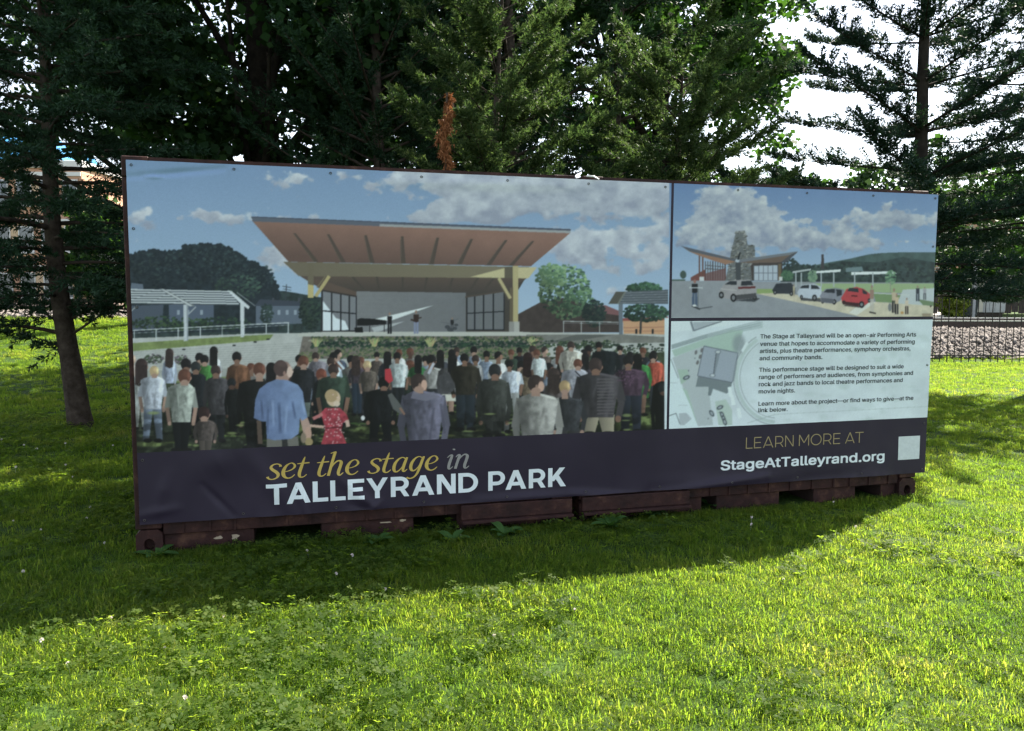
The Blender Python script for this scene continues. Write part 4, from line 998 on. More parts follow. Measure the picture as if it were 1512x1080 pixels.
def load_sans():
    try:
        import os
        p = os.path.join(bpy.utils.system_resource('DATAFILES'), 'fonts', 'Inter.woff2')
        return bpy.data.fonts.load(p)
    except Exception:
        return None
SANS = load_sans()
def glyphs(text, spacing=1.0):
    cu = bpy.data.curves.new('lettering', 'FONT')
    cu.body = text
    if SANS: cu.font = SANS
    cu.size = 1.0; cu.space_character = spacing
    cu.resolution_u = 3; cu.fill_mode = 'FRONT'
    ob = bpy.data.objects.new('lettering', cu); COL.objects.link(ob)
    dg = bpy.context.evaluated_depsgraph_get()
    me = bpy.data.meshes.new_from_object(ob.evaluated_get(dg))
    bpy.data.objects.remove(ob); bpy.data.curves.remove(cu)
    V = np.array([v.co[:2] for v in me.vertices]); F = [tuple(p.vertices) for p in me.polygons]
    bpy.data.meshes.remove(me)
    return V, F
def islands(V, F):
    """split a glyph mesh into its separate letters"""
    key = {}; root = list(range(len(V)))
    def find(i):
        while root[i] != i: root[i] = root[root[i]]; i = root[i]
        return i
    for i, p in enumerate(V):
        k = (round(p[0], 5), round(p[1], 5))
        if k in key: root[find(i)] = find(key[k])
        key[k] = i
    for f in F:
        for j in f[1:]: root[find(j)] = find(f[0])
    grp = {}
    for f in F: grp.setdefault(find(f[0]), []).append(f)
    out_ = []
    for fs in grp.values():
        ids = sorted({i for f in fs for i in f}); m = {i: n for n, i in enumerate(ids)}
        out_.append((V[ids], [tuple(m[i] for i in f) for f in fs]))
    return sorted(out_, key=lambda q: q[0][:, 0].min())
def fat(V, F, d):
    """heavier strokes: the glyph struck several times, each a hair in front of the last"""
    if d == 0: return np.c_[V, np.zeros(len(V))], F
    Vs, Fs, n = [], [], 0
    for k, (dx, dy) in enumerate(((-d, -d), (d, -d), (-d, d), (d, d), (0, 0))):
        Vs.append(np.c_[V+[dx, dy], np.full(len(V), k*.00025)]); Fs += [tuple(i+n for i in f) for f in F]; n += len(V)
    return np.concatenate(Vs), Fs
def flat_mesh(V, F):
    me = bpy.data.meshes.new('letter'); me.from_pydata([(v[0], v[2], v[1]) for v in V], [], F); me.update(); return me
def drape(me, off):
    """cut a flat lettering mesh (x,z) on a fine grid and lay it on the bulging vinyl"""
    bm = bmesh.new(); bm.from_mesh(me)
    xs = [v.co.x for v in bm.verts]; zs = [v.co.z for v in bm.verts]
    for lo, hi, no, ax in ((min(xs), max(xs), (1, 0, 0), 0), (min(zs), max(zs), (0, 0, 1), 2)):
        k = math.ceil(lo/.03)
        while k*.03 < hi:
            co = [0, 0, 0]; co[ax] = k*.03
            bmesh.ops.bisect_plane(bm, geom=bm.verts[:]+bm.edges[:]+bm.faces[:], plane_co=co, plane_no=no); k += 1
    bm.to_mesh(me); bm.free()
    co = np.empty(len(me.vertices)*3, np.float32); me.vertices.foreach_get('co', co); co = co.reshape(-1, 3)
    co[:, 1] = -(bulge(co[:, 0], co[:, 2])+off+co[:, 1])
    me.vertices.foreach_set('co', co.ravel()); me.update()
def fit(V, pl, pr, cap, v=None):
    u0, v0 = px_uv(*pl); u1, v1 = px_uv(*pr)
    base = (v0+v1)/2 if v is None else v
    x0 = V[:, 0].min(); sx = (u1-u0)/(V[:, 0].max()-x0)
    return lambda Q, unit: np.c_[u0+(Q[:, 0]-x0)*sx, base+Q[:, 1]*cap/unit, Q[:, 2]]
def lay_letters(parts, pl, pr, cap, unit, mat, group, v=None):
    allV = np.concatenate([p[0] for p in parts])
    T = fit(allV, pl, pr, cap, v)
    for V, F in parts:
        me = flat_mesh(T(V, unit), F); drape(me, .0022)
        link('letter', me, mat, banner)
def lay_line(text, pl, pr, cap, mat, bold, v=None):
    V, F = glyphs(text); V, F = fat(V, F, bold)
    me = flat_mesh(fit(V, pl, pr, cap, v)(V, .727), F); drape(me, .0018)
    o = link('text_line', me, mat, banner); o['kind'] = 'stuff'
# capitals built from strokes: w is the weight in cap heights
def cap_letter(ch, w):
    V, F = [], []
    dz = [0]
    def quad(a, b_, c, d):
        n = len(V); dz[0] += .0003
        V.extend([(*p, dz[0]) for p in (a, b_, c, d)]); F.append((n, n+1, n+2, n+3))
    def hb(x0, x1, y): quad((x0, y), (x1, y), (x1, y+w*.94), (x0, y+w*.94))
    def vb(x, y0=0., y1=1.): quad((x, y0), (x+w, y0), (x+w, y1), (x, y1))
    def dg(x0, y0, x1, y1, k=1.1): h = w*k/2; quad((x0-h, y0), (x0+h, y0), (x1+h, y1), (x1-h, y1))
    def arc(cx, cy, rx, ry, a0, a1, m=18):
        dz[0] += .0003; n = len(V)
        for i in range(m+1):
            a = a0+(a1-a0)*i/m; c, s_ = math.cos(a), math.sin(a)
            V.extend([(cx+rx*c, cy+ry*s_, dz[0]), (cx+(rx-w)*c, cy+(ry-w*.94)*s_, dz[0])])
            if i: F.append((n+2*i-2, n+2*i-1, n+2*i+1, n+2*i))
    h = w*.55; P2 = math.pi/2
    if ch == 'T': hb(0, .82, 1-w*.94); vb(.41-w/2, 0, 1-w*.9); W_ = .82
    elif ch == 'A': dg(h, 0, .475, 1); dg(.95-h, 0, .475, 1); hb(.22, .73, .2); W_ = .95
    elif ch == 'L': vb(0); hb(w*.9, .62, 0); W_ = .62
    elif ch == 'E': vb(0); hb(w*.9, .68, 0); hb(w*.9, .68, 1-w*.94); hb(w*.9, .62, .5-w*.47); W_ = .68
    elif ch == 'Y': dg(.45, .36, h, 1); dg(.45, .36, .9-h, 1); vb(.45-w/2, 0, .42); W_ = .9
    elif ch in 'RP':
        lo = .31 if ch == 'R' else .27
        vb(0); cy, ry = (1+lo)/2, (1-lo)/2
        hb(w*.9, .41, 1-w*.94); hb(w*.9, .41, lo); arc(.40, cy, .36, ry, -P2, P2)
        if ch == 'R': dg(.78-h, 0, .50-h*.4, lo+w*.4)
        W_ = .78
    elif ch == 'N': vb(0); vb(.82-w); dg(.82-w*.62, 0, w*.62, 1, 1.24); W_ = .82
    elif ch == 'D': vb(0); hb(w*.9, .38, 0); hb(w*.9, .38, 1-w*.94); arc(.37, .5, .5, .5, -P2, P2); W_ = .87
    elif ch == 'K': vb(0); dg(w*.75, .30, .80-h*1.25, 1, 1.3); dg(.83-h*1.1, 0, .36, .62, 1.25); W_ = .83
    elif ch == 'M': vb(0); vb(.96-w); dg(.48, .26, w*.55, 1); dg(.48, .26, .96-w*.55, 1); W_ = .96
    elif ch == 'O': arc(.54, .5, .54, .52, 0, 2*math.pi, 36); W_ = 1.08
    return np.array(V), F, W_
def caps(text, w, gap=.12, space=.34):
    pen_, out_ = 0., []
    for i, ch in enumerate(text):
        if ch == ' ': pen_ += space; continue
        V, F, W_ = cap_letter(ch, w); V[:, 0] += pen_
        out_.append((V, F)); pen_ += W_ + gap
        if i+1 < len(text) and ch+text[i+1] in ('TA', 'AL', 'EY', 'LE', 'PA', 'AT', 'LL'): pen_ -= {'TA': .14, 'PA': .12, 'AT': .12}.get(ch+text[i+1], .03)
    return out_
def vdist(p, q): return px_uv(*p)[1]-px_uv(*q)[1]

cap1 = (vdist((400, 714), (400, 744)) + vdist((826, 690), (826, 718)))/2
lay_letters(caps('TALLEYRAND PARK', .2), (393.5, 744), (834, 717.6), cap1, 1., m_white, '')
cap2 = vdist((1101, 645.3), (1101, 661.8))
lay_letters(caps('LEARN MORE AT', .085, .16), (1099, 662), (1272, 653.3), cap2, 1., m_bronze, '')
cap3 = vdist((1178, 668.5), (1178, 686))
lay_letters([fat(V, F, .017) for V, F in islands(*glyphs('StageAtTalleyrand.org'))], (1061.5, 692.3), (1303, 680.2), cap3*1.07, .727, m_white, '')
L1 = px_uv(1120, 499.3)[0]
lines = [('The Stage at Talleyrand will be an open-air Performing Arts', 1349.5, (1235, 498.3)), ('venue that hopes to accommodate a variety of performing', 1347.5, (1235, 509)), ('artists, plus theatre performances, symphony orchestras,', 1341.5, (1235, 519.2)), ('and community bands.', 1211.8, (1166, 531)),
         ('This performance stage will be designed to suit a wide', 1331.5, (1226, 546.4)), ('range of performers and audiences, from symphonies and', 1345.5, (1232, 556.5)), ('rock and jazz bands to local theatre performances and', 1330, (1226, 567)), ('movie nights.', 1172, (1146, 580)),
         ('Learn more about the project\u2014or find ways to give\u2014at the', 1346, (1233, 594.6)), ('link below.', 1160.5, (1140, 607.6))]
for t, xr, mid in lines:
    v = px_uv(*mid)[1]
    lay_line(t, (1120-(mid[1]-498)*.022, mid[1]), (xr, mid[1]), .046, m_text, .010, v)
# blank light square where the scan code is printed
u0, v1 = px_uv(1324.6, 644.6); u1, v0 = px_uv(1354.6, 677)
U, V, Fq = grid(u0, u1, v0, v1, .02)
link('code_square', np_mesh('code_square', sheet(U, V, .002), Fq, True), mat_rough('ink_code_square', (.50, .55, .56), (.60, .65, .66), 30., .45, .05, 60.), banner)['label'] = 'plain pale square at the lower right corner'

# italic serif line drawn as swept pen strokes; x,y in x-heights, w pen width
SH = {
 's': (.62, [[(.54, .80, .13), (.50, .93, .09), (.36, 1.0, .06), (.20, .94, .08), (.13, .78, .12), (.22, .62, .15), (.38, .46, .16), (.48, .28, .14), (.44, .09, .09), (.27, .0, .06), (.10, .05, .08), (.03, .18, .13)]]),
 'e': (.66, [[(.10, .44, .04), (.28, .48, .05), (.46, .60, .07), (.54, .78, .10), (.46, .96, .08), (.33, 1.0, .06), (.18, .86, .10), (.08, .58, .15), (.08, .28, .16), (.18, .07, .12), (.32, .0, .08), (.46, .06, .06), (.58, .22, .04)]]),
 't': (.50, [[(.27, 1.38, .03), (.24, 1.2, .08), (.18, .8, .13), (.12, .35, .14), (.13, .12, .13), (.20, .01, .09), (.32, .03, .06), (.44, .18, .04)], [(-.03, .93, .05), (.2, .95, .075), (.50, .97, .07)]]),
 'h': (.78, [[(.02, 1.52, .05), (.12, 1.57, .06), (.26, 1.63, .05)], [(.22, 1.62, .13), (.16, 1.1, .13), (.10, .5, .13), (.05, .0, .13)], [(.11, .45, .05), (.20, .74, .07), (.34, .95, .08), (.46, 1.0, .10), (.55, .88, .14), (.53, .6, .14), (.48, .25, .14), (.50, .05, .11), (.58, .02, .07), (.70, .17, .04)]]),
 'a': (.78, [[(.56, .90, .06), (.42, 1.0, .06), (.26, .92, .09), (.12, .66, .13), (.07, .34, .15), (.11, .09, .13), (.21, .01, .09), (.34, .12, .06), (.46, .36, .05), (.54, .62, .05)], [(.62, 1.0, .10), (.57, .75, .13), (.51, .35, .14), (.51, .08, .11), (.58, .02, .07), (.70, .17, .04)]]),
 'g': (.74, [[(.56, .90, .06), (.42, 1.0, .06), (.26, .92, .09), (.12, .66, .13), (.07, .34, .15), (.12, .10, .13), (.22, .03, .09), (.34, .12, .06), (.46, .36, .05), (.54, .62, .05)], [(.63, 1.0, .10), (.57, .7, .13), (.49, .2, .13), (.41, -.18, .11), (.28, -.42, .08), (.10, -.50, .08), (-.06, -.42, .12)]]),
 'i': (.40, [[(.0, .82, .04), (.10, .96, .07), (.20, .98, .11), (.19, .8, .13), (.13, .4, .14), (.12, .10, .12), (.18, .01, .08), (.32, .17, .04)], [(.235, 1.34, .02), (.25, 1.37, .14), (.265, 1.40, .14), (.285, 1.43, .02)]]),
 'n': (.78, [[(.0, .82, .04), (.08, .96, .07), (.17, .97, .11), (.15, .75, .13), (.10, .4, .13), (.05, .0, .13)], [(.11, .45, .05), (.20, .74, .07), (.34, .95, .08), (.46, 1.0, .10), (.55, .88, .14), (.53, .6, .14), (.48, .25, .14), (.50, .05, .11), (.58, .02, .07), (.70, .17, .04)]]),
 ' ': (.36, [])}
def catmull(pts, n=6):
    P = np.array(pts, float); P = np.vstack([2*P[0]-P[1], P, 2*P[-1]-P[-2]])
    o_ = []
    for i in range(1, len(P)-2):
        for k in range(n):
            t = k/n
            o_.append(.5*((2*P[i])+(-P[i-1]+P[i+1])*t+(2*P[i-1]-5*P[i]+4*P[i+1]-P[i+2])*t*t+(-P[i-1]+3*P[i]-3*P[i+1]+P[i+2])*t**3))
    o_.append(P[-2])
    return np.array(o_)
def script(text, x0, base, xh, xs, mat, label):
    pen = x0
    for ch in text:
        adv, strokes = SH[ch]
        V, F = [], []
        for d, st in enumerate(strokes):
            q = catmull(st)
            q[:, 0] += .10*q[:, 1]
            q[:, 2] = np.maximum(q[:, 2]*1.02, .02)
            t = np.gradient(q[:, :2], axis=0); t /= np.maximum(np.linalg.norm(t, axis=1, keepdims=True), 1e-6)
            nrm = np.stack([-t[:, 1], t[:, 0]], 1)*q[:, 2:3]/2
            n0 = len(V)
            for k in range(len(q)):
                for s in (1, -1):
                    a = q[k, :2]+s*nrm[k]
                    V.append((pen+a[0]*xs, base+a[1]*xh, d*.0006))
                if k: F.append((n0+2*k-2, n0+2*k-1, n0+2*k+1, n0+2*k))
        if V:
            V = np.array(V)
            co = np.stack([V[:, 0], -(bulge(V[:, 0], V[:, 1])+.0022+V[:, 2]), V[:, 1]], 1)
            link('letter', np_mesh('letter', co, F), mat, banner)
        pen += adv*xs
    return pen
us0, vb0 = px_uv(393.5, 707); us1, vb1 = px_uv(692, 690.3)
base_s = (vb0+vb1)/2
xh = vdist((407, 683.5), (407, 706))*.97
tot = sum(SH[c][0] for c in 'set the stage in')
xs_ = (us1-us0)/(tot-.05)
pen = script('set the stage ', us0, base_s, xh, xs_, m_gold, 'gold italic serif lettering')
script('in', pen, base_s, xh, xs_, m_dim, 'grey italic serif lettering')

# ------------------------------------------------------------------ trees
m_bark = mat_rough('bark_grey_brown', (.022, .017, .013), (.06, .047, .037), 9., .95, .9, 18., c3=(.085, .068, .055), spec=.1)
m_bark2 = mat_rough('bark_dark', (.018, .015, .013), (.045, .037, .03), 7., .95, .9, 14., spec=.1)
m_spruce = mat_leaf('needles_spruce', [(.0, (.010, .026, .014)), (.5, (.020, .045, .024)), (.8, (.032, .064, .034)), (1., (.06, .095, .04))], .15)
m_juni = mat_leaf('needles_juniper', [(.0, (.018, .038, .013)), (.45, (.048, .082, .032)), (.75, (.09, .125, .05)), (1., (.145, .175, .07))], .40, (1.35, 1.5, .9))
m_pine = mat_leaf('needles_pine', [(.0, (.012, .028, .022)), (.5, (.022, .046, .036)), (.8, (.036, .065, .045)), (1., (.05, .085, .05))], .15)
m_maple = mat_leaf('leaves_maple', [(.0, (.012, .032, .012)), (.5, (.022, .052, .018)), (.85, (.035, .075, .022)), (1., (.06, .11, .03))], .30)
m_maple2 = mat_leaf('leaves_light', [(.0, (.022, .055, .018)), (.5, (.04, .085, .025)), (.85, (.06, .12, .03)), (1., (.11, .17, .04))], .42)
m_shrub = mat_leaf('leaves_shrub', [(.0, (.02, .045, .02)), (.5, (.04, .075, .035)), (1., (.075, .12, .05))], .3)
m_dead = mat_leaf('needles_dead', [(.0, (.15, .055, .024)), (.5, (.26, .11, .045)), (1., (.36, .18, .08))], .2, (1.1, 1., .8))

def unit(a): return a/np.maximum(np.linalg.norm(a, axis=-1, keepdims=True), 1e-9)
def blades(P, D, L, W, rng):
    """one thin triangle for each needle"""
    n = len(P)
    S = unit(np.cross(D, rng.normal(size=(n, 3))))*np.asarray(W).reshape(-1, 1)/2
    V = np.empty((n, 3, 3)); V[:, 0] = P-S; V[:, 1] = P+S; V[:, 2] = P+D*np.asarray(L).reshape(-1, 1)
    return V.reshape(-1, 3)
def leaves(P, Nn, size, rng):
    """one folded kite for each leaf: 4 vertices, 2 triangles"""
    n = len(P)
    T = unit(np.cross(Nn, rng.normal(size=(n, 3)))); B = np.cross(Nn, T)
    s = np.asarray(size).reshape(-1, 1)
    V = np.empty((n, 4, 3))
    V[:, 0] = P - T*s*.5; V[:, 1] = P + B*s*.45 + Nn*s*.12 + T*s*.05; V[:, 2] = P + T*s*.55; V[:, 3] = P - B*s*.45 + Nn*s*.12 + T*s*.05
    return V.reshape(-1, 3)
def tri_mesh(name, V): return np_mesh(name, V, np.arange(len(V)).reshape(-1, 3))
def quad_mesh(name, V): return np_mesh(name, V, np.arange(len(V)).reshape(-1, 4))

def trunk_mesh(path, rad, n=12, seed=0, buttress=.35):
    """ridged bark trunk along a path"""
    rng = np.random.RandomState(seed)
    path = np.array(path, float); q = []
    m = 26
    tt = np.linspace(0, 1, m); seg = np.linspace(0, 1, len(path))
    C = np.stack([np.interp(tt, seg, path[:, k]) for k in range(3)], 1)
    Rr = np.interp(tt, seg, rad)
    ang = np.linspace(0, 2*np.pi, n, endpoint=False)
    V = []
    for i in range(m):
        flare = 1 + buttress*np.exp(-tt[i]*22)
        rr = Rr[i]*flare*(1 + .10*np.sin(ang*5+i*.35+seed) + rng.uniform(-.07, .07, n))
        V += [(C[i, 0]+math.cos(a)*r, C[i, 1]+math.sin(a)*r, C[i, 2]) for a, r in zip(ang, rr)]
    F = [(i*n+k, i*n+(k+1) % n, (i+1)*n+(k+1) % n, (i+1)*n+k) for i in range(m-1) for k in range(n)]
    return V, F

def plume(P_, D_, a, d, L, Rm, n, rng, curl=.12):
    """a tapering brush of needles round a short twig"""
    b1 = unit(np.cross(d, rng.normal(size=3))); b2 = np.cross(d, b1)
    t = rng.rand(n)**.85; an = rng.rand(n)*6.283
    rad = b1*np.cos(an)[:, None] + b2*np.sin(an)[:, None]
    rr = Rm*1.3*(t+.06)**.35*np.maximum(1-t, 0)**.6*np.sqrt(rng.uniform(.12, 1, n))*(1+.35*np.sin(t*17+an*2))
    P_.append(a + d*(t*L)[:, None] + rad*rr[:, None] + np.array([0, 0, curl*L])*(t**2)[:, None])
    D_.append(unit(d*.9 + rad*.7 + rng.normal(size=(n, 3))*.35))

def conifer(name, label, base, H, z0, prof, nbr, mat, seed, lean=(0, 0), tr=.16, rise=.15, sag=.25, pl=(.25, .5), fat_=.27, dens=120, nl=.06, nw=.02, lat=1.0, upt=.15, fwd=.8, curl=.1, bark=None, extra=None, whorl=0, group=None, bare=.18, step=.08, crook=0.0, limb=.013):
    """trunk, limbs and needle plumes; prof(t) gives branch length at t = 0 (crown base) .. 1 (top)"""
    rng = np.random.RandomState(seed)
    e = empty(name, base)
    tag(e, label, 'tree', group)
    lean = np.array([lean[0], lean[1], 0.])
    def axis_at(z): return np.array([0, 0, z]) + lean*(z if not crook else crook*(1-math.exp(-z/crook))) + np.array([math.sin(z*.9+seed)*.05, math.cos(z*.7+seed)*.05, 0])*min(1, z/2)
    zs = np.linspace(-.1, H, 14)
    V, F = trunk_mesh([axis_at(max(z, 0))+[0, 0, min(z, 0)] for z in zs], [tr*(1-.93*max(z, 0)/H) for z in zs], 12, seed)
    mb = MB(); mb.add(V, F)
    P_, D_ = [], []
    az = rng.rand()*6.28
    brs = []
    for i in range(nbr):
        t = (i+.5)/nbr
        if whorl:
            k = i // whorl; t = min(1, (k+.3+.25*rng.rand())/(nbr/whorl)); az += 2*math.pi/whorl + rng.uniform(-.35, .35) + (0.5 if i % whorl == 0 else 0)
        else: az += 2.399 + rng.uniform(-.3, .3)
        brs.append((z0+(H-z0)*t**.95*.985, az, prof(t)*rng.uniform(.72, 1.15), rise+.35*t, sag))
    if extra: brs += extra
    for z, a, Lb, ri, sg in brs:
        d = np.array([math.cos(a), math.sin(a), 0.])
        o = axis_at(z)
        ts = np.linspace(0, 1, 9)
        bend = rng.uniform(-.14, .14); side = np.array([-d[1], d[0], 0])
        C = o + d*(ts*Lb)[:, None] + side*(bend*Lb*ts**2)[:, None] + np.array([0, 0, 1.])*((ri*ts - sg*ts**2 + .10*ts**3)*Lb)[:, None]
        r0 = max(.006, limb*Lb+.003)
        mb.tube([tuple(q) for q in C], [r0*(1-.85*x) for x in ts], 5, False)
        m = max(5, int(Lb/step))
        tv = np.append(rng.uniform(bare, 1.0, m)**.85, [1., .97])
        m += 2
        cp = np.stack([np.interp(tv, ts, C[:, k]) for k in range(3)], 1)
        tg = unit(np.stack([np.interp(np.minimum(tv+.05, 1), ts, C[:, k]) for k in range(3)], 1)-np.stack([np.interp(np.maximum(tv-.05, 0), ts, C[:, k]) for k in range(3)], 1))
        sgn = np.where(rng.rand(m) < .5, 1, -1)[:, None]
        dirs = unit(tg*fwd + side*sgn*lat*rng.uniform(.2, 1.1, (m, 1)) + rng.normal(size=(m, 3))*.25 + [0, 0, upt])
        dirs[-2:] = unit(tg[-2:]+[0, 0, upt*.5])
        pl_ = rng.uniform(*pl, m)*(1.15-.5*tv)*min(1., .4+Lb*.4)
        for c_, dd, L_ in zip(cp, dirs, pl_):
            plume(P_, D_, c_, dd, L_, L_*fat_, max(10, int(L_*dens)), rng, curl)
    mb.build('trunk', bark or m_bark, e, smooth=True)
    P_ = np.concatenate(P_); D_ = np.concatenate(D_)
    n = len(P_)
    V = blades(P_, D_, rng.uniform(.7, 1.3, n)*nl, rng.uniform(.7, 1.3, n)*nw, rng)
    o = link('crown', tri_mesh('crown', V), mat, e); print('CROWN', name, n)
    return e, n

def broadleaf(name, label, base, H, cz, rad, mat, seed, nclus=420, nleaf=55, size=.11, cr=.5, tr=.2, bark=None, shell=.35, gap=.42, squash=1.0, cat='tree', group=None, keep=None, limbs=16):
    """trunk with spreading limbs; leaves in clumps through an uneven ellipsoid crown"""
    rng = np.random.RandomState(seed)
    e = empty(name, base); tag(e, label, cat, group)
    rx, ry, rz = rad
    cen = np.array([0, 0, cz])
    pts = []
    k = 0
    while len(pts) < nclus and k < nclus*30:
        k += 1
        v = rng.normal(size=3); v /= np.linalg.norm(v)
        r = (shell + (1-shell)*rng.rand())**.6
        lob = 1 + .22*math.sin(v[0]*4+seed)*math.cos(v[1]*3.3+seed*.7) + .16*math.sin(v[2]*6+v[0]*5+seed)
        p = v*r*lob*np.array([rx, ry, rz])
        nz_ = float(fbm(np.array(p[0]*.55+p[2]*.4+seed), np.array(p[1]*.55-p[2]*.5), seed, 3))
        if nz_ < gap and r > .35: continue
        q = p+cen
        if keep is not None and not keep(q+np.array(base)): continue
        pts.append(q)
    pts = np.array(pts)
    mb = MB()
    if tr > 0:
        hs = np.linspace(-.1, H*.8, 8)
        V, F = trunk_mesh([(math.sin(h*.6+seed)*.08, math.cos(h*.5+seed)*.08, h) for h in hs], [tr*(1-.8*max(0, h)/H) for h in hs], 10, seed)
        mb.add(V, F)
    for i in range(min(limbs, len(pts))):
        q = pts[rng.randint(len(pts))]
        z = max(.15, min(H*.75, q[2]*rng.uniform(.35, .7)))
        a = np.array([math.sin(z*.6+seed)*.08, math.cos(z*.5+seed)*.08, z])
        mid = a*.45+q*.55+np.array([0, 0, -.15*np.linalg.norm(q-a)])
        r0 = max(.02, tr*.35)
        mb.tube([tuple(a), tuple(a*.7+mid*.3), tuple(mid), tuple(q)], [r0, r0*.75, r0*.45, r0*.15], 6, False)
    mb.build('trunk', bark or m_bark2, e, smooth=True)
    n = len(pts)*nleaf
    ci = np.repeat(np.arange(len(pts)), nleaf)
    off = unit(rng.normal(size=(n, 3)))*(rng.rand(n, 1)**.45)*cr*np.array([1, 1, .62*squash])
    P_ = pts[ci]+off*rng.uniform(.6, 1.25, (len(pts), 1))[ci]
    Nn = unit(rng.normal(size=(n, 3))*.8 + [0, 0, .75])
    o = link('crown', quad_mesh('crown', leaves(P_, Nn, rng.uniform(.65, 1.25, n)*size, rng)), mat, e)
    return e, n

TT = {}
def gz(x, y): return float(height(np.array(x), np.array(y)))
# 1 spruce by the left end of the container, low bare limbs over the shaded lawn
p = on_ground(122, 630); p = Vector((p.x, p.y, gz(p.x, p.y)-.03))
low = [(1.35, 0.35, 1.5, .55, .1), (1.15, -0.2, 1.2, .6, .05), (1.3, 2.7, 1.3, .55, .45), (1.2, 3.5, 1.9, .35, .5), (1.0, 3.0, .9, .45, .3)]
conifer('spruce_tree', 'dark spruce with bare low limbs on the shaded lawn left of the banner', p, 8.5, 1.5, lambda t: (1.9+.8*min(1, t*6))*(1-t*.75), 116, m_spruce, 3, lean=(-.13, 0), crook=3.2, tr=.128, rise=.10, sag=.26, pl=(.30, .62), fat_=.13, dens=190, nl=.064, nw=.022, lat=1.0, upt=-.04, curl=-.14, extra=low, bare=.06, step=.082)
# 2 junipers behind the container
p = at_depth(728, 437, 9.9)
rj = random.Random(2)
fore = [(1.5+k*.20, -math.pi/2+rj.uniform(-1.15, 1.15), rj.uniform(.8, 1.35)*(1-.03*k), rj.uniform(.15, .45), .05) for k in range(16)]
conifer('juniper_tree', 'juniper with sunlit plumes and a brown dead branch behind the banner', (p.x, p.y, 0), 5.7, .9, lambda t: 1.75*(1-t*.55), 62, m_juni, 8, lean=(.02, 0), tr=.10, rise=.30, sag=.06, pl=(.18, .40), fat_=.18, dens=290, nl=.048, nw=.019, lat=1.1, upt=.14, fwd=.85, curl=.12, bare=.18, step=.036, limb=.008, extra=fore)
JUN = bpy.data.objects['juniper_tree']
p = at_depth(1000, 437, 11.2)
fore = [(1.5+k*.22, -math.pi/2+rj.uniform(-1.1, 1.1), rj.uniform(.9, 1.5)*(1-.03*k), rj.uniform(.12, .4), .05) for k in range(15)]
conifer('juniper_tree', 'feathery juniper between the sunlit juniper and the tall pine', (p.x, p.y, 0), 5.0, 1.0, lambda t: 2.2*(1-t*.62), 48, m_juni, 15, tr=.11, rise=.26, sag=.04, pl=(.20, .42), fat_=.18, dens=240, nl=.052, nw=.021, lat=1.1, upt=.12, fwd=.85, curl=.12, bare=.18, step=.042, limb=.008, extra=fore)
p = at_depth(565, 437, 11.8)
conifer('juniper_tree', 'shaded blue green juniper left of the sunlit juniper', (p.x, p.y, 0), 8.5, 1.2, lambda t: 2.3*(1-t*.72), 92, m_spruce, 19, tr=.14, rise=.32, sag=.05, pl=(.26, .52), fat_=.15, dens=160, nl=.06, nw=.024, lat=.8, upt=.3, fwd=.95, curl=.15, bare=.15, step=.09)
p = at_depth(750, 437, 12.9)
conifer('spruce_tree', 'tall dark spruce right behind the sunlit juniper', (p.x, p.y, 0), 10.0, 1.6, lambda t: 2.5*(1-t*.7), 96, m_spruce, 23, tr=.17, rise=.32, sag=.0, pl=(.28, .55), fat_=.15, dens=140, nl=.065, nw=.026, lat=.9, upt=.3, fwd=.95, curl=.15, bare=.25, step=.11)
p = at_depth(905, 437, 15.0)
conifer('spruce_tree', 'tall shaded spruce behind the junipers with drooping upper boughs', (p.x, p.y, .2), 10.5, 2.5, lambda t: 3.0*(1-t*.8), 84, m_spruce, 27, tr=.2, rise=.2, sag=.3, pl=(.4, .8), fat_=.13, dens=100, nl=.085, nw=.032, lat=.95, upt=.0, curl=-.06, bare=.2, step=.17)
# brown dead spray hanging from the sunlit juniper
rng = np.random.RandomState(5)
pt = at_depth(660, 138, 8.3); pb = at_depth(658, 256, 8.2)
uu = np.linspace(0, 1, 2600)**.9
C = np.array(pt)[None]*(1-uu)[:, None]+np.array(pb)[None]*uu[:, None] + np.c_[.03*np.sin(uu*8)+.02*np.sin(uu*31), .03*np.cos(uu*7), np.zeros(len(uu))]
wd = (.030*np.sin(np.pi*np.clip(uu*.9+.06, 0, 1))**.6+.012)[:, None]*(0.75+.5*np.abs(np.sin(uu*23)))[:, None]
P_ = C+rng.normal(size=C.shape)*wd*[1, 1, .35]*.55
V = blades(P_, unit(rng.normal(size=C.shape)*.6+[0, 0, -.9]), rng.uniform(.03, .06, len(uu)), rng.uniform(.010, .022, len(uu)), rng)
db = link('dead_spray', tri_mesh('dead_spray', V-np.array(JUN.location)), m_dead, JUN); db['label'] = 'brown dead spray hanging down'
jt = np.array(JUN.location)
MB().tube([tuple(np.array((0, .15, 3.0))), tuple((np.array(pt)-jt)*.5+np.array((0, 0, 1.5))), tuple(np.array(pt)-jt), tuple(np.array(pb)-jt)], [.03, .02, .012, .005], 5).build('dead_limb', m_bark, JUN)
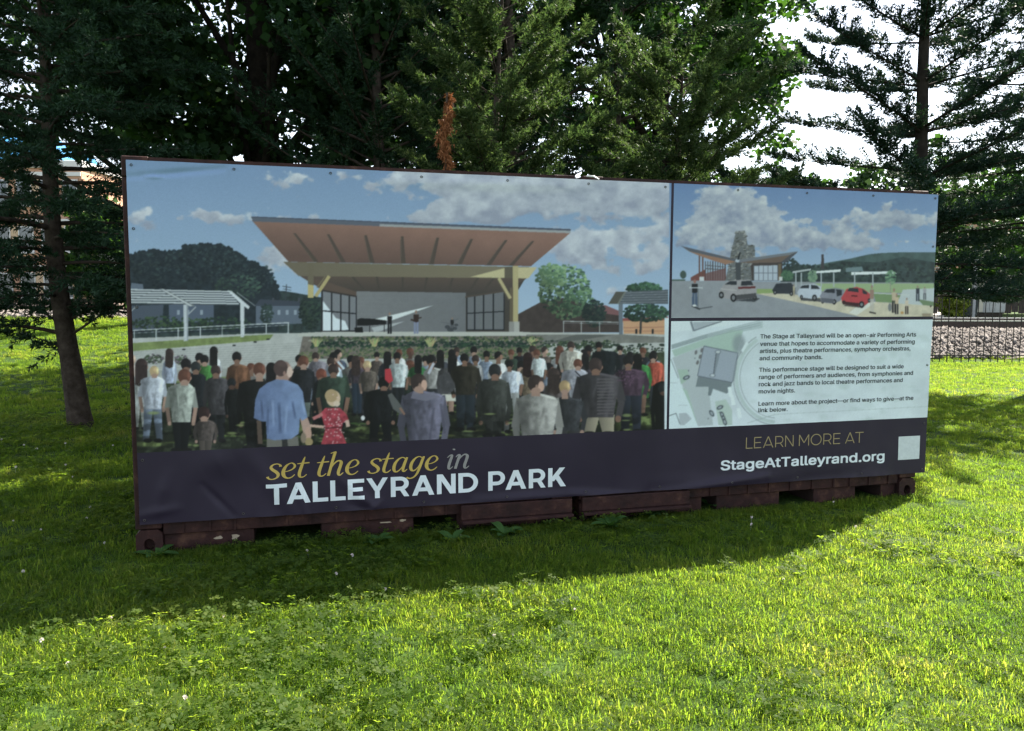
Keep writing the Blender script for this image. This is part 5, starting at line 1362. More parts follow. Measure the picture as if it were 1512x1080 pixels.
# 3 maples
p = at_depth(385, 437, 13.4)
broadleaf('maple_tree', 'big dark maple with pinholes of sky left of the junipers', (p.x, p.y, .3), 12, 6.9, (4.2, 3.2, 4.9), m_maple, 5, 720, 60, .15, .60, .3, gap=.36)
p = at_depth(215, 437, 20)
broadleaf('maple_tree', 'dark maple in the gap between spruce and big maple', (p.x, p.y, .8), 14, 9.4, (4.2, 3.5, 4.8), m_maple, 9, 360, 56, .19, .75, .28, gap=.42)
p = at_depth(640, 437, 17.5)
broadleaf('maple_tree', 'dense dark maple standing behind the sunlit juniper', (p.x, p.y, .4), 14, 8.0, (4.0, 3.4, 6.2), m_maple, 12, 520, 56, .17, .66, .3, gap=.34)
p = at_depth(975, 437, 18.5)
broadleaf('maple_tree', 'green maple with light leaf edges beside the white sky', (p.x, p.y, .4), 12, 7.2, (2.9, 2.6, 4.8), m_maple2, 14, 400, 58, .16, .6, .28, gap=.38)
# 4 pine at the right, tiers of boughs with sky between
p = at_depth(1349, 437, 13.2)
conifer('pine_tree', 'tall pine with tiered boughs against the white sky', (p.x, p.y, 0), 11.0, 2.5, lambda t: (3.2-.4*math.cos(t*9))*(1-t*.66), 72, m_pine, 31, tr=.15, rise=.16, sag=.10, pl=(.20, .46), fat_=.18, dens=210, nl=.064, nw=.022, lat=.9, upt=.34, fwd=.75, curl=.15, bark=m_bark2, whorl=6, bare=.03, step=.048, limb=.007,
        extra=[(2.6, .15, 4.2, .38, .05), (2.5, .5, 3.6, .1, .15), (2.2, -.25, 3.2, .05, .25), (2.0, .2, 3.4, -.02, .15), (3.0, 3.05, 3.6, .28, .18), (2.7, 2.9, 2.6, .18, .2), (1.8, -.1, 2.6, -.05, .1), (1.7, .45, 3.0, .02, .15)])
# 5 drooping conifer at the right edge
p = at_depth(1555, 437, 14.0)
conifer('hemlock_tree', 'drooping dark conifer at the right edge above the iron fence', (p.x, p.y, 0), 8.0, 2.6, lambda t: 2.6*(1-t*.75), 84, m_spruce, 37, tr=.17, rise=.05, sag=.20, pl=(.35, .7), fat_=.14, dens=120, nl=.07, nw=.026, lat=.95, upt=-.08, curl=-.1, bark=m_bark2, step=.13)
# 6 far shrubs and trees behind the track
for k, (px, d, h, rw, m_, lab) in enumerate(((1120, 27, 4.6, 2.4, m_shrub, 'rounded grey green shrub beyond the track, left of the pine trunk'), (1215, 29, 5.0, 2.6, m_maple2, 'light green young tree beyond the track beside the pine trunk'),
        (1290, 27, 4.4, 2.2, m_shrub, 'grey green shrub just left of the pine trunk beyond the track'), (1420, 30, 5.6, 2.8, m_maple2, 'leafy tree behind the pine boughs on the right'), (1530, 33, 6.5, 3.2, m_maple, 'dark leafy tree at the right edge behind the shed'),
        (165, 33, 4.4, 1.8, m_maple2, 'sunlit bush beside the far brick house at the banner edge'))):
    p = at_depth(px, 437, d)
    broadleaf('small_tree', lab, (p.x, d, .9), h*.6, h*.55, (rw, rw*.8, h*.48), m_, 50+k, 110, 42, .24, .62, .10, gap=.3, group='trees beyond the track', limbs=6)

# ------------------------------------------------------------------ railway, fence and what stands beyond
m_ballast = mat_rough('ballast_bed', (.12, .10, .09), (.22, .19, .17), 9., .95, .8, 22., c3=(.28, .25, .22), spec=.1)
m_stone = mat_leaf('ballast_stone', [(.0, (.075, .068, .064)), (.5, (.155, .138, .128)), (1., (.27, .245, .23))], .0, patch=.2, rough=.9)
m_iron = mat_rough('fence_iron', (.012, .010, .010), (.030, .022, .018), 20., .5, .2, 60., spec=.4)
m_rail = mat_rough('rail_steel', (.02, .014, .012), (.05, .034, .026), 12., .6, .3, 40.)
m_railtop = mat_rough('rail_head', (.5, .5, .5), (.6, .6, .62), 30., .25, .05, 60., metal=.9)
m_tie = mat_rough('tie_timber', (.03, .025, .02), (.07, .058, .045), 10., .95, .6, 20.)

def bed():
    xs = np.arange(-30, 30.1, .5); prof = [(20.95, .08), (21.4, .28), (22.0, .55), (22.6, .68), (23.1, .70), (24.4, .74), (25.8, .80), (26.8, .96)]
    V, n = [], len(prof)
    rr = random.Random(3)
    for x in xs:
        for y, z in prof:
            yy = y+rr.uniform(-.08, .08)
            lift = max(z, float(height(np.array(x), np.array(yy)))+.03)
            V.append((x, yy, lift+rr.uniform(-.02, .02)))
    F = [(i*n+k, (i+1)*n+k, (i+1)*n+k+1, i*n+k+1) for i in range(len(xs)-1) for k in range(n-1)]
    return np_mesh('ballast_bed', V, F, True)
tag(link('ballast_bed', bed(), m_ballast), kind='structure')
# loose stones on the slope
rng = np.random.RandomState(8)
ns = 6500
sx = np.where(rng.rand(ns) < .75, rng.uniform(8.5, 19, ns), rng.uniform(-22, -6, ns)); sy = rng.uniform(20.95, 23.0, ns)
sz = np.interp(sy, [20.95, 21.4, 22.0, 22.6, 23.1, 24.4], [.08, .28, .55, .68, .70, .74])
sz = np.maximum(sz, height(sx, sy)+.03)
ico = np.array([(0, 0, 1), (.9, 0, .1), (.1, .9, .0), (-.9, .1, .1), (0, -.9, -.1), (0, 0, -1)])
icf = np.array([(0, 1, 2), (0, 2, 3), (0, 3, 4), (0, 4, 1), (5, 2, 1), (5, 3, 2), (5, 4, 3), (5, 1, 4)])
sc = rng.uniform(.04, .105, (ns, 1, 1))*rng.uniform(.6, 1.25, (ns, 1, 3))
V = (ico[None]*rng.uniform(.7, 1.2, (ns, 6, 1)))*sc
a = rng.rand(ns)*6.28; ca, sa = np.cos(a)[:, None], np.sin(a)[:, None]
V = np.stack([V[..., 0]*ca-V[..., 1]*sa, V[..., 0]*sa+V[..., 1]*ca, V[..., 2]], -1)+np.stack([sx, sy, sz], 1)[:, None]
F = (icf[None]+6*np.arange(ns)[:, None, None]).reshape(-1, 3)
tag(link('ballast_stones', np_mesh('ballast_stones', V.reshape(-1, 3), F), m_stone), 'crushed pink grey stones on the track slope behind the fence', 'gravel', kind='stuff')
# ties and rails
for y, lab in ((23.38, 'near steel rail of the track behind the iron fence'), (24.82, 'far steel rail of the track, just above the near one')):
    e = empty('rail', (0, y, .755 if y < 24 else .80)); tag(e, lab, 'rail', 'rails of the track')
    q = MB().box(-30, 30, -.075, .075, -.05, .03); q.box(-30, 30, -.035, .035, .03, .205); q.build('rail_web', m_rail, e)
    MB().box(-30, 30, -.04, .04, .207, .24).build('rail_head', m_railtop, e)

# iron picket fence
FY = 20.0
f0, f1 = 8.0, 17.5
fe = empty('iron_fence', (f0, FY, 0)); tag(fe, 'thin dark iron picket fence along the foot of the stone slope', 'fence')
pk = MB().box(-.008, .008, -.008, .008, .04, 1.86).mesh('picket')
n = int((f1-f0)/.182)
for k in range(n+1):
    if k % 26 == 5:
        MB().box(-.03+k*.182, .03+k*.182, -.03, .03, -.1, 1.93).build('post', m_iron, fe, bevel=.006); continue
    o = link('picket', pk, m_iron, fe); o.location = (k*.182, 0, 0)
for z in (.20, 1.76):
    MB().box(.0, f1-f0, -.024, -.0105, z, z+.026).build('fence_rail', m_iron, fe)

# utility shed, bin, shrub, board fence, trunk post
m_shed = mat_rough('shed_panel', (.40, .41, .40), (.50, .51, .50), 5., .6, .1, 40.)
m_cream = mat_rough('shed_cream', (.55, .52, .42), (.62, .59, .48), 5., .6, .1, 40.)
m_grey = mat_rough('post_grey', (.28, .29, .30), (.38, .39, .40), 6., .6, .1, 40.)
m_bin = mat_rough('bin_plastic', (.012, .022, .024), (.02, .034, .036), 6., .45, .05, 40.)
m_lid = mat_rough('bin_lid', (.4, .42, .43), (.5, .52, .53), 6., .4, .05, 40.)
m_board = mat_rough('board_weathered', (.07, .055, .05), (.13, .105, .095), 7., .9, .4, 30.)
ZB = .95
def xat(px, d): return at_depth(px, 437, d).x
d = 29.0
e = empty('utility_cabinet', (xat(1443, d), d, ZB)); tag(e, 'pale grey metal utility cabinet behind the iron fence', 'cabinet')
w = xat(1485, d)-xat(1443, d)
MB().box(0, w, 0, 1.0, .16, 1.35).build('body', m_shed, e, bevel=.015)
for k in range(4): MB().box(.26+k*.2, .28+k*.2+.15, -.018, -.002, .22, 1.29).build('panel', m_shed, e, bevel=.004)
MB().box(.02, .22, -.022, -.002, .18, 1.33).build('corner_panel', m_cream, e, bevel=.004)
MB().box(-.05, w+.05, -.06, 1.06, 1.352, 1.41).build('roof', m_grey, e, bevel=.01)
MB().box(.05, w-.05, .05, .95, -.05, .157).build('base', m_tie, e)
e = empty('wheelie_bin', (xat(1428, 28), 28, ZB)); tag(e, 'dark green refuse bin with pale lid beside the cabinet', 'bin')
mb = MB(); s0, s1 = .24, .30
mb.add([(-s0, -s0, .06), (s0, -s0, .06), (s0, s0, .06), (-s0, s0, .06), (-s1, -s1, .92), (s1, -s1, .92), (s1, s1, .92), (-s1, s1, .92)], [(0, 3, 2, 1), (4, 5, 6, 7), (0, 1, 5, 4), (1, 2, 6, 5), (2, 3, 7, 6), (3, 0, 4, 7)])
mb.build('body', m_bin, e, bevel=.02)
MB().add([(-.33, -.34, .925), (.33, -.34, .925), (.33, .33, .925), (-.33, .33, .925), (-.28, -.28, .99), (.28, -.28, .99), (.28, .30, 1.02), (-.28, .30, 1.02)], [(0, 3, 2, 1), (4, 5, 6, 7), (0, 1, 5, 4), (1, 2, 6, 5), (2, 3, 7, 6), (3, 0, 4, 7)]).build('lid', m_lid, e, bevel=.012)
for s in (-1, 1): MB().tube([(s*.22, .30, .1), (s*.28, .30, .1)], .1, 12).build('wheel', m_iron, e)
MB().tube([(-.2, .36, .9), (.2, .36, .9)], .015, 6).build('handle', m_bin, e)
px_ = at_depth(1407, 455, 27.6)
broadleaf('yellow_shrub', 'small yellow green shrub left of the refuse bin', (px_.x, 27.6, ZB), .7, .42, (.55, .45, .42), mat_leaf('leaves_yellow', [(0, (.10, .14, .03)), (.6, (.2, .24, .05)), (1, (.34, .34, .06))], .4), 81, 60, 26, .10, .16, .02, gap=.2, cat='shrub', limbs=4)
e = empty('board_fence', (xat(1376, 34), 34, ZB)); tag(e, 'weathered brown board fence behind the bin and cabinet', 'fence')
bd = MB().box(0, .27, 0, .03, .03, 1.72).mesh('board', bevel=.006)
for k in range(26):
    o = link('board', bd, m_board, e); o.location = (k*.285, random.uniform(-.01, .01), random.uniform(-.05, .05))
for z in (.35, 1.3): MB().box(0, 26*.285, .045, .09, z, z+.1).build('rail', m_board, e)
for px, d_, hh, lab in ((1438, 27.4, 1.95, 'slim pale grey post between the bin and the cabinet'), (1466, 30.6, 2.1, 'pale post standing behind the grey cabinet')):
    e = empty('post', (xat(px, d_), d_, ZB)); tag(e, lab, 'post')
    MB().box(-.05, .05, -.05, .05, -.1, hh).build('shaft', m_grey, e, bevel=.006); MB().box(-.065, .065, -.065, .065, hh+.002, hh+.05).build('cap', m_grey, e, bevel=.006)
p0, p1 = at_depth(1365, 466, 26.8), at_depth(1412, 441, 42)
tag(link('gravel_path', np_mesh('gravel_path', [(p0.x-2, 26.9, .975), (xat(1400, 26.7), 26.9, .975), (xat(1398, 45), 45, .975), (xat(1340, 45), 45, .975)], [(0, 1, 2, 3)]), mat_rough('path_pale', (.42, .38, .34), (.55, .5, .45), 6., .95, .5, 30.)), kind='structure')

# ------------------------------------------------------------------ brick buildings beyond the track, left
m_brick, nt, out = mat_new('brick_orange')
tc = N(nt, 'ShaderNodeTexCoord'); mp = N(nt, 'ShaderNodeMapping'); mp.inputs['Rotation'].default_value = (math.pi/2, 0, 0)
bk = N(nt, 'ShaderNodeTexBrick'); bk.inputs['Color1'].default_value = (.42, .20, .12, 1); bk.inputs['Color2'].default_value = (.52, .29, .18, 1); bk.inputs['Mortar'].default_value = (.45, .4, .35, 1)
bk.inputs['Scale'].default_value = 4.0; bk.inputs['Mortar Size'].default_value = .015; bk.inputs['Brick Width'].default_value = .9; bk.inputs['Row Height'].default_value = .3
nt.links.new(tc.outputs['Object'], mp.inputs[0]); nt.links.new(mp.outputs[0], bk.inputs['Vector'])
b = N(nt, 'ShaderNodeBsdfPrincipled'); b.inputs['Roughness'].default_value = .85
nt.links.new(bk.outputs['Color'], b.inputs['Base Color']); nt.links.new(b.outputs[0], out.inputs[0])
m_tan = mat_rough('stucco_tan', (.50, .34, .22), (.58, .42, .28), 3., .85, .2, 30.)
m_pale = mat_rough('panel_white', (.60, .58, .57), (.70, .68, .66), 3., .7, .1, 30.)
m_blue = mat_rough('roof_blue', (.03, .20, .42), (.05, .27, .52), 3., .5, .1, 20.)
m_glass = mat_rough('window_glass', (.05, .06, .075), (.10, .12, .14), 2., .12, .0, 20., spec=.6)
m_stonew = mat_rough('stone_wall', (.30, .20, .16), (.44, .32, .26), 6., .95, .7, 12., c3=(.5, .4, .34))
d = 36.0
x0, x1 = xat(-75, d), xat(128, d)
W_ = x1-x0
e = empty('brick_building', (x0, d, ZB)); tag(e, 'three storey orange brick building with blue roof behind the spruce', 'building')
MB().box(0, W_, 0, 9, -.2, 6.3).build('wall', m_brick, e)
MB().box(-.12, W_+.12, -.12, 9.12, 6.302, 6.62).build('cornice', m_pale, e, bevel=.03)
MB().add([(-.2, -.2, 6.625), (W_*.55, -.2, 6.625), (W_*.55, 9.2, 6.625), (-.2, 9.2, 6.625), (.6, 2.5, 8.2), (W_*.5, 2.5, 8.2), (W_*.5, 6.5, 8.2), (.6, 6.5, 8.2)], [(0, 3, 2, 1), (4, 5, 6, 7), (0, 1, 5, 4), (1, 2, 6, 5), (2, 3, 7, 6), (3, 0, 4, 7)]).build('roof', m_blue, e)
for fl in range(3):
    MB().box(.02, W_-.02, -.06, -.004, fl*2.05+1.85, fl*2.05+2.02).build('string_course', m_pale, e)
    for k in range(6):
        cx = W_*(k+.5)/6
        wn_ = MB().box(cx-.34, cx+.34, -.045, -.004, fl*2.05+.55, fl*2.05+1.70).build('window', m_pale, e)
        MB().box(cx-.28, cx+.28, -.062, -.048, fl*2.05+.60, fl*2.05+1.64).build('pane', m_glass, wn_); MB().box(cx-.40, cx+.40, -.14, -.048, fl*2.05+.49, fl*2.05+.546).build('sill', m_pale, wn_)
    for k in range(5):
        cx = W_*(k+1)/6
        if (k+fl) % 2: MB().box(cx-.22, cx+.22, -.03, -.004, fl*2.05+.3, fl*2.05+1.8).build('tan_panel', m_tan, e)
d = 33.0
x0, x1, xm = xat(108, d), xat(166, d), xat(139, d)
e = empty('small_house', (x0, d, ZB)); tag(e, 'small tan house with pale garage wall beside the banner edge', 'house')
w1, w2 = xm-x0, x1-x0
MB().box(0, w1, 0, 6, .55, 2.62).build('wall', m_tan, e); MB().box(w1+.003, w2, .25, 6, .55, 2.42).build('side_wall', m_pale, e)
for k in range(6): MB().box(w1+.06, w2-.06, .225, .247, .62+k*.28, .62+k*.28+.255).build('siding', m_pale, e)
MB().box(-.08, w2+.05, -.12, 6.2, .38, .548).build('ledge', m_tie, e)
MB().box(-.02, w2+.02, .0, 6.1, -.3, .378).build('stone_base', m_stonew, e)
MB().add([(-.2, -.3, 2.63), (w2+.2, -.1, 2.44), (w2+.2, 6.3, 2.44), (-.2, 6.3, 2.63), (-.2, -.3, 2.80), (w2+.2, -.1, 2.58), (w2+.2, 6.3, 2.58), (-.2, 6.3, 2.80)], [(0, 3, 2, 1), (4, 5, 6, 7), (0, 1, 5, 4), (1, 2, 6, 5), (2, 3, 7, 6), (3, 0, 4, 7)]).build('roof', m_tie, e)
wn_ = MB().box(w1*.30, w1*.68, -.04, -.004, 1.2, 2.1).build('window', m_pale, e); MB().box(w1*.34, w1*.64, -.06, -.043, 1.25, 2.05).build('pane', m_glass, wn_)
d = 30.5
e = empty('stone_wall', (xat(-40, d), d, ZB-.05)); tag(e, 'low reddish stone wall below the small tan house', 'wall')
rr = random.Random(6)
L = xat(176, d)-xat(-40, d); z = 0
for row in range(3):
    xx = 0
    while xx < L:
        ww = rr.uniform(.3, .6)
        MB().box(xx+.01, min(L, xx+ww), rr.uniform(-.03, .03), .35, row*.15+.006, row*.15+.145).build('stone', m_stonew, e, bevel=.015)
        xx += ww

# brick house far behind the right-hand trees
d = 46.0
x0 = xat(1405, d); W_ = xat(1500, d)-x0
e = empty('brick_house', (x0, d, ZB)); tag(e, 'orange brick gabled house glimpsed through the conifer on the right', 'house')
MB().add([(0, 0, -.2), (W_, 0, -.2), (W_, 7, -.2), (0, 7, -.2), (0, 0, 4.4), (W_, 0, 4.4), (W_, 7, 4.4), (0, 7, 4.4), (W_/2, 0, 6.1), (W_/2, 7, 6.1)], [(0, 1, 5, 8, 4), (2, 3, 7, 9, 6), (1, 2, 6, 5), (3, 0, 4, 7)]).build('wall', m_brick, e)
for s in (0, 1):
    a_, c_ = ((-.35, 4.05), (W_/2, 6.16)) if s == 0 else ((W_+.35, 4.05), (W_/2, 6.16))
    MB().add([(a_[0], -.3, a_[1]), (c_[0], -.3, c_[1]), (c_[0], 7.3, c_[1]), (a_[0], 7.3, a_[1]), (a_[0], -.3, a_[1]+.14), (c_[0], -.3, c_[1]+.14), (c_[0], 7.3, c_[1]+.14), (a_[0], 7.3, a_[1]+.14)], [(0, 1, 2, 3), (4, 7, 6, 5), (0, 4, 5, 1), (1, 5, 6, 2), (2, 6, 7, 3), (3, 7, 4, 0)]).build('roof', m_tie, e)
for fl in range(2):
    for k in range(3):
        cx = W_*(k+.5)/3
        wn_ = MB().box(cx-.42, cx+.42, -.045, -.004, fl*2.1+.7, fl*2.1+1.9).build('window', m_pale, e); MB().box(cx-.35, cx+.35, -.062, -.048, fl*2.1+.76, fl*2.1+1.84).build('pane', m_glass, wn_)

# ------------------------------------------------------------------ grass, clover, flowers
def clump(name, nb, rad, hl, w, mat, seed, bend=.5):
    rng = np.random.RandomState(seed)
    V, F = [], []
    for k in range(nb):
        a, r = rng.rand()*6.28, rad*math.sqrt(rng.rand())
        p = np.array([math.cos(a)*r, math.sin(a)*r, -.01])
        dz = rng.rand()*6.28; d = np.array([math.cos(dz), math.sin(dz), 0]); s = np.array([-d[1], d[0], 0])
        L, ww, bn = rng.uniform(*hl), w*rng.uniform(.7, 1.3), bend*rng.uniform(.3, 1.5)
        tw = rng.uniform(-.6, .6); s2 = s*math.cos(tw)+d*math.sin(tw)
        p1 = p+np.array([0, 0, 1])*L*.5+d*L*.14*bn; p2 = p+np.array([0, 0, 1])*L*(.95-.35*min(1, bn))+d*L*.62*bn
        n = len(V); V += [p-s*ww/2, p+s*ww/2, p1+s2*ww*.42, p1-s2*ww*.42, p2]
        F += [(n, n+1, n+2, n+3), (n+3, n+2, n+4)]
    me = bpy.data.meshes.new(name); me.from_pydata([tuple(v) for v in V], [], F); me.materials.append(mat); me.update()
    return me
def clover(name, nl, rad, mat, seed, size=.016, hh=(.03, .07)):
    rng = np.random.RandomState(seed)
    V, F = [], []
    for k in range(nl):
        a, r = rng.rand()*6.28, rad*math.sqrt(rng.rand())
        c = np.array([math.cos(a)*r, math.sin(a)*r, rng.uniform(*hh)]); th = rng.rand()*6.28
        tl = rng.normal(size=2)*.35
        up = unit(np.array([tl[0], tl[1], 1.])); sz = size*rng.uniform(.7, 1.3)
        for j in range(3):
            b_ = th+j*2.094; d = np.array([math.cos(b_), math.sin(b_), 0]); d = unit(d-up*(d@up)); s = np.cross(up, d)
            n = len(V)
            V += [c, c+d*sz*.75+s*sz*.48+up*sz*.12, c+d*sz*1.12+s*sz*.16+up*sz*.1, c+d*sz*1.12-s*sz*.16+up*sz*.1, c+d*sz*.75-s*sz*.48+up*sz*.12]
            F.append((n, n+1, n+2, n+3, n+4))
    me = bpy.data.meshes.new(name); me.from_pydata([tuple(v) for v in V], [], F); me.materials.append(mat); me.update()
    return me
def flower(name, mat, seed):
    rng = np.random.RandomState(seed)
    V, F = [], []
    c = np.array([0, 0, .075])
    for k in range(34):
        d = unit(rng.normal(size=3)+[0, 0, .35]); s = unit(np.cross(d, rng.normal(size=3)))
        n = len(V); V += [c+d*.002, c+d*.010+s*.0035, c+d*.0145, c+d*.010-s*.0035]; F.append((n, n+1, n+2, n+3))
    n = len(V); V += [np.array([-.0015, 0, 0]), np.array([.0015, 0, 0]), c]; F.append((n, n+1, n+2))
    me = bpy.data.meshes.new(name); me.from_pydata([tuple(v) for v in V], [], F); me.materials.append(mat); me.update()
    return me

def mat_grass(name, stops, trans=.64, spec=.15):
    m, nt, out = mat_new(name)
    geo = N(nt, 'ShaderNodeNewGeometry'); oi = N(nt, 'ShaderNodeObjectInfo')
    nz = N(nt, 'ShaderNodeTexNoise'); nz.inputs['Scale'].default_value = .9; nz.inputs['Detail'].default_value = 4
    nt.links.new(geo.outputs['Position'], nz.inputs['Vector'])
    ad = N(nt, 'ShaderNodeMath', operation='MULTIPLY'); ad.inputs[1].default_value = .45; nt.links.new(geo.outputs['Random Per Island'], ad.inputs[0])
    a2 = N(nt, 'ShaderNodeMath', operation='MULTIPLY_ADD'); a2.inputs[1].default_value = .25; nt.links.new(oi.outputs['Random'], a2.inputs[0]); nt.links.new(ad.outputs[0], a2.inputs[2])
    a3 = N(nt, 'ShaderNodeMath', operation='MULTIPLY_ADD'); a3.inputs[1].default_value = .95; nt.links.new(nz.outputs['Fac'], a3.inputs[0]); nt.links.new(a2.outputs[0], a3.inputs[2])
    sb = N(nt, 'ShaderNodeMath', operation='SUBTRACT'); sb.inputs[1].default_value = .32; nt.links.new(a3.outputs[0], sb.inputs[0])
    col = ramp(nt, sb.outputs[0], stops)
    b = N(nt, 'ShaderNodeBsdfPrincipled'); b.inputs['Roughness'].default_value = .6; b.inputs['Specular IOR Level'].default_value = spec
    nt.links.new(col, b.inputs['Base Color'])
    tr = N(nt, 'ShaderNodeBsdfTranslucent')
    mul = N(nt, 'ShaderNodeMix'); mul.data_type = 'RGBA'; mul.blend_type = 'MULTIPLY'; mul.inputs[0].default_value = 1
    nt.links.new(col, mul.inputs[6]); mul.inputs[7].default_value = (3.95, 3.75, 1.4, 1); nt.links.new(mul.outputs[2], tr.inputs['Color'])
    ms = N(nt, 'ShaderNodeMixShader'); ms.inputs[0].default_value = trans
    nt.links.new(b.outputs[0], ms.inputs[1]); nt.links.new(tr.outputs[0], ms.inputs[2]); nt.links.new(ms.outputs[0], out.inputs[0])
    return m
m_grass = mat_grass('grass_blade', [(.10, (.028, .060, .014)), (.42, (.056, .098, .019)), (.68, (.088, .124, .026)), (.86, (.12, .14, .045)), (1., (.22, .20, .11))])
m_clov = mat_grass('clover_leaf', [(.1, (.036, .068, .015)), (.5, (.062, .102, .020)), (.9, (.10, .132, .027))], .60)
m_flow = mat_leaf('clover_flower', [(0, (.62, .55, .48)), (.6, (.75, .70, .64)), (1, (.72, .52, .45))], .2, (1, 1, 1))

def scatter(name, label, pts, scales, sources, cat, seed):
    """points carrying a turn and a size; the sources are set on them by geometry nodes"""
    rng = np.random.RandomState(seed)
    n = len(pts)
    me = bpy.data.meshes.new(name); me.vertices.add(n); me.vertices.foreach_set('co', np.asarray(pts, np.float32).ravel())
    at = me.attributes.new('turn', 'FLOAT_VECTOR', 'POINT'); at.data.foreach_set('vector', np.stack([rng.normal(size=n)*.12, rng.normal(size=n)*.12, rng.rand(n)*6.283], 1).astype(np.float32).ravel())
    at = me.attributes.new('size', 'FLOAT', 'POINT'); at.data.foreach_set('value', np.asarray(scales, np.float32))
    at = me.attributes.new('pick', 'INT', 'POINT'); at.data.foreach_set('value', rng.randint(0, len(sources), n).astype(np.int32))
    ob = link(name, me)
    tag(ob, label, cat, kind='stuff')
    g = bpy.data.node_groups.new(name, 'GeometryNodeTree')
    g.interface.new_socket('Geometry', in_out='INPUT', socket_type='NodeSocketGeometry'); g.interface.new_socket('Geometry', in_out='OUTPUT', socket_type='NodeSocketGeometry')
    gi, go = g.nodes.new('NodeGroupInput'), g.nodes.new('NodeGroupOutput')
    m2p = g.nodes.new('GeometryNodeMeshToPoints')
    g.links.new(gi.outputs[0], m2p.inputs['Mesh'])
    join = g.nodes.new('GeometryNodeJoinGeometry')
    def attr(nm, ty):
        a = g.nodes.new('GeometryNodeInputNamedAttribute'); a.data_type = ty; a.inputs['Name'].default_value = nm; return a
    pk_, tn, szn = attr('pick', 'INT'), attr('turn', 'FLOAT_VECTOR'), attr('size', 'FLOAT')
    e2r = g.nodes.new('FunctionNodeEulerToRotation'); g.links.new(tn.outputs['Attribute'], e2r.inputs[0])
    for k, src in enumerate(sources):
        so = bpy.data.objects.new(name+'_source', src)
        oi = g.nodes.new('GeometryNodeObjectInfo'); oi.inputs['Object'].default_value = so; oi.inputs['As Instance'].default_value = True
        cmp_ = g.nodes.new('FunctionNodeCompare'); cmp_.data_type = 'INT'; cmp_.operation = 'EQUAL'
        g.links.new(pk_.outputs['Attribute'], cmp_.inputs[2]); cmp_.inputs[3].default_value = k
        iop = g.nodes.new('GeometryNodeInstanceOnPoints')
        g.links.new(m2p.outputs[0], iop.inputs['Points']); g.links.new(cmp_.outputs[0], iop.inputs['Selection'])
        g.links.new(oi.outputs['Geometry'], iop.inputs['Instance'])
        g.links.new(e2r.outputs[0], iop.inputs['Rotation']); g.links.new(szn.outputs['Attribute'], iop.inputs['Scale'])
        g.links.new(iop.outputs[0], join.inputs[0])
    g.links.new(join.outputs[0], go.inputs[0])
    md = ob.modifiers.new('scatter', 'NODES'); md.node_group = g
    return ob

def inside_container(x, y):
    dx, dy = x-B0.x, y-B0.y
    u = dx*BU.x+dy*BU.y; w = -(dx*BN.x+dy*BN.y)
    return (u > -.04) & (u < BW-.08) & (w > .03) & (w < CD)
def field(bands, seed, thin=None):
    rng = np.random.RandomState(seed); out_ = []
    for y0, y1, dens_, wide in bands:
        xm_ = max(abs(y0), abs(y1))*wide+1.2
        n = int((y1-y0)*2*xm_*dens_)
        x, y = rng.uniform(-xm_, xm_, n), rng.uniform(y0, y1, n)
        k = ~inside_container(x, y)
        if thin is not None: k &= rng.rand(n) < thin(x, y)
        out_.append(np.stack([x[k], y[k]], 1))
    q = np.concatenate(out_)
    return np.c_[q, height(q[:, 0], q[:, 1])]
grass_src = [clump('grass_clump', 52, .075, (.03, .070), .0040, m_grass, 60+k, .95) for k in range(5)] + [clump('grass_clump', 26, .07, (.04, .095), .0055, m_grass, 70+k, 1.1) for k in range(2)]
gp = field([(1.8, 5.0, 380, .72), (5.0, 8.0, 250, .72), (8.0, 13.0, 120, .72), (13.0, 21.2, 62, .72)], 1)
gs = np.random.RandomState(2).uniform(.75, 1.25, len(gp))*(.60+.60*fbm(gp[:, 0]*1.4, gp[:, 1]*1.4, 4, 3))*np.interp(gp[:, 1], [2, 9, 21], [1., 1.1, 1.5])
gw = -((gp[:, 0]-B0.x)*BN.x+(gp[:, 1]-B0.y)*BN.y); gu = (gp[:, 0]-B0.x)*BU.x+(gp[:, 1]-B0.y)*BU.y
gs = gs*np.where((gw > -.35) & (gw < .1) & (gu > -.3) & (gu < BW+.1), .62, 1.)
# unmown fringe along the foot of the containers
er = np.random.RandomState(21); ne = 620
eu, ew = er.uniform(-.15, BW+.05, ne), -np.abs(er.normal(size=ne))*.10-.005
ex, ey = B0.x+BU.x*eu-BN.x*ew, B0.y+BU.y*eu-BN.y*ew
ep = np.c_[ex, ey, height(ex, ey)]
gp = np.concatenate([gp, ep]); gs = np.concatenate([gs, er.uniform(.6, 1.15, ne)*(.45+.8*fbm(eu*1.7, eu*0, 6, 2))])
scatter('grass', 'short green lawn grass, bright in the sun and dark in the shade', gp, gs, grass_src, 'grass', 3)
cpatch = lambda x, y: np.clip((fbm(x*.8+3, y*.8, 12, 3)-.40)*5, 0, 1)*np.clip(.25+sstep(2.0, -2.0, x)*.8, 0, 1)
cv_src = [clover('clover_clump', 16, .08, m_clov, 80+k) for k in range(3)]
cp_ = field([(1.8, 6.0, 125, .72), (6.0, 11.0, 55, .72)], 5, cpatch)
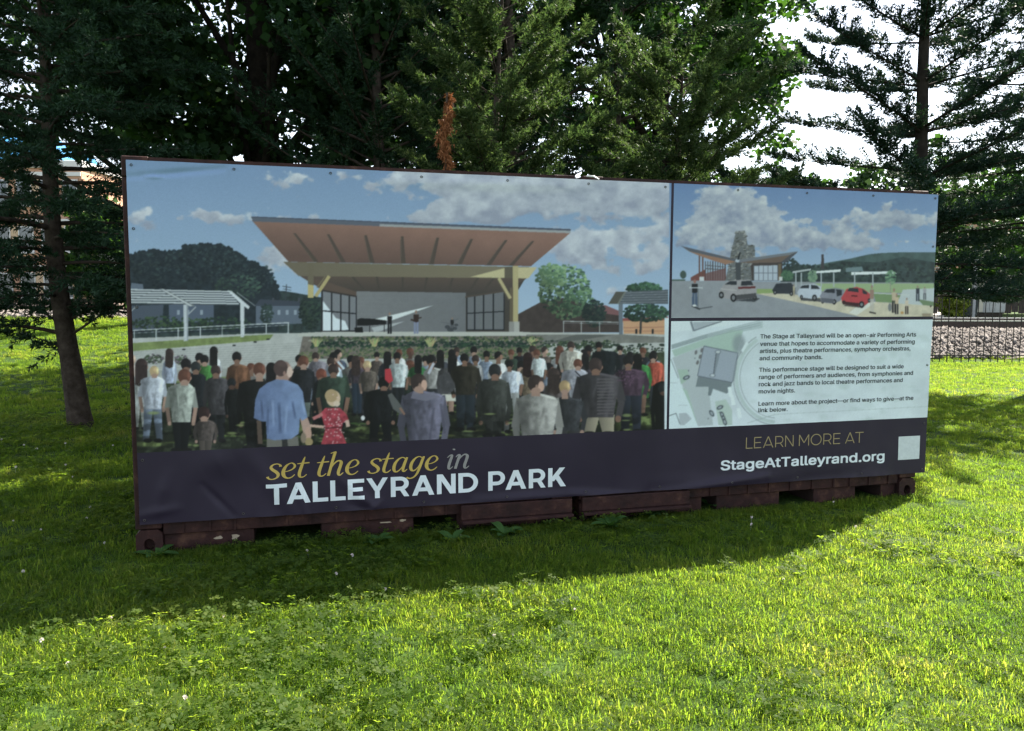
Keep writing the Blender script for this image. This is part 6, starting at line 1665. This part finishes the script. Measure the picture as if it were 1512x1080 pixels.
scatter('clover', 'low clover leaves mixed into the lawn', cp_, np.random.RandomState(6).uniform(.75, 1.2, len(cp_)), cv_src, 'clover', 7)
fp = field([(2.2, 9.0, 3.6, .72)], 9, lambda x, y: np.clip(cpatch(x, y)*.9+.05, 0, 1))
scatter('clover_flowers', 'small white clover flowers dotted over the lawn', fp, np.random.RandomState(10).uniform(.5, .95, len(fp)), [flower('clover_flower', m_flow, 90), flower('clover_flower', m_flow, 91)], 'flower', 11)

# broad leaved weeds against the sill
m_weed = mat_leaf('weed_leaf', [(0, (.035, .085, .025)), (.6, (.06, .13, .035)), (1, (.10, .18, .04))], .35)
def weed(px, py, n, L, seed, label):
    rng = np.random.RandomState(seed)
    p = on_ground(px, py); e = empty('weed', (p.x, p.y, gz(p.x, p.y))); tag(e, label, 'weed', 'broad leaved weeds by the container')
    for k in range(n):
        a = k*2.399+rng.uniform(-.3, .3); d = Vector((math.cos(a), math.sin(a), 0)); s = Vector((-d.y, d.x, 0)); l_ = L*rng.uniform(.7, 1.25); up = rng.uniform(.35, 1.1)
        vs, m = [], 6
        for i in range(m+1):
            t = i/m; c = d*(l_*t)+Vector((0, 0, 1))*l_*(up*t-.55*up*t*t); w_ = l_*.24*math.sin(math.pi*min(1, t*.93+.05))**.8+.002
            vs += [c-s*w_+Vector((0, 0, w_*.35)), c, c+s*w_+Vector((0, 0, w_*.35))]
        fs = [(3*i, 3*i+1, 3*i+4, 3*i+3) for i in range(m)]+[(3*i+1, 3*i+2, 3*i+5, 3*i+4) for i in range(m)]
        MB().add(vs, fs).build('leaf', m_weed, e, smooth=True)
for q in ((232, 822, 7, .13, 1, 'broad leaved weed at the left corner casting'), (556, 800, 8, .12, 2, 'broad leaved weed below the letters of the headline'), (745, 790, 9, .12, 3, 'broad leaved weed in front of the folded joint plate'),
          (902, 778, 9, .13, 4, 'leafy weed right of the joint between the containers'), (955, 762, 8, .13, 5, 'weed below the bare end of the joint plate'), (1048, 748, 7, .14, 6, 'weed in the dark notch of the right container'), (668, 800, 7, .11, 7, 'small weed in the shade under the word park')):
    weed(*q)
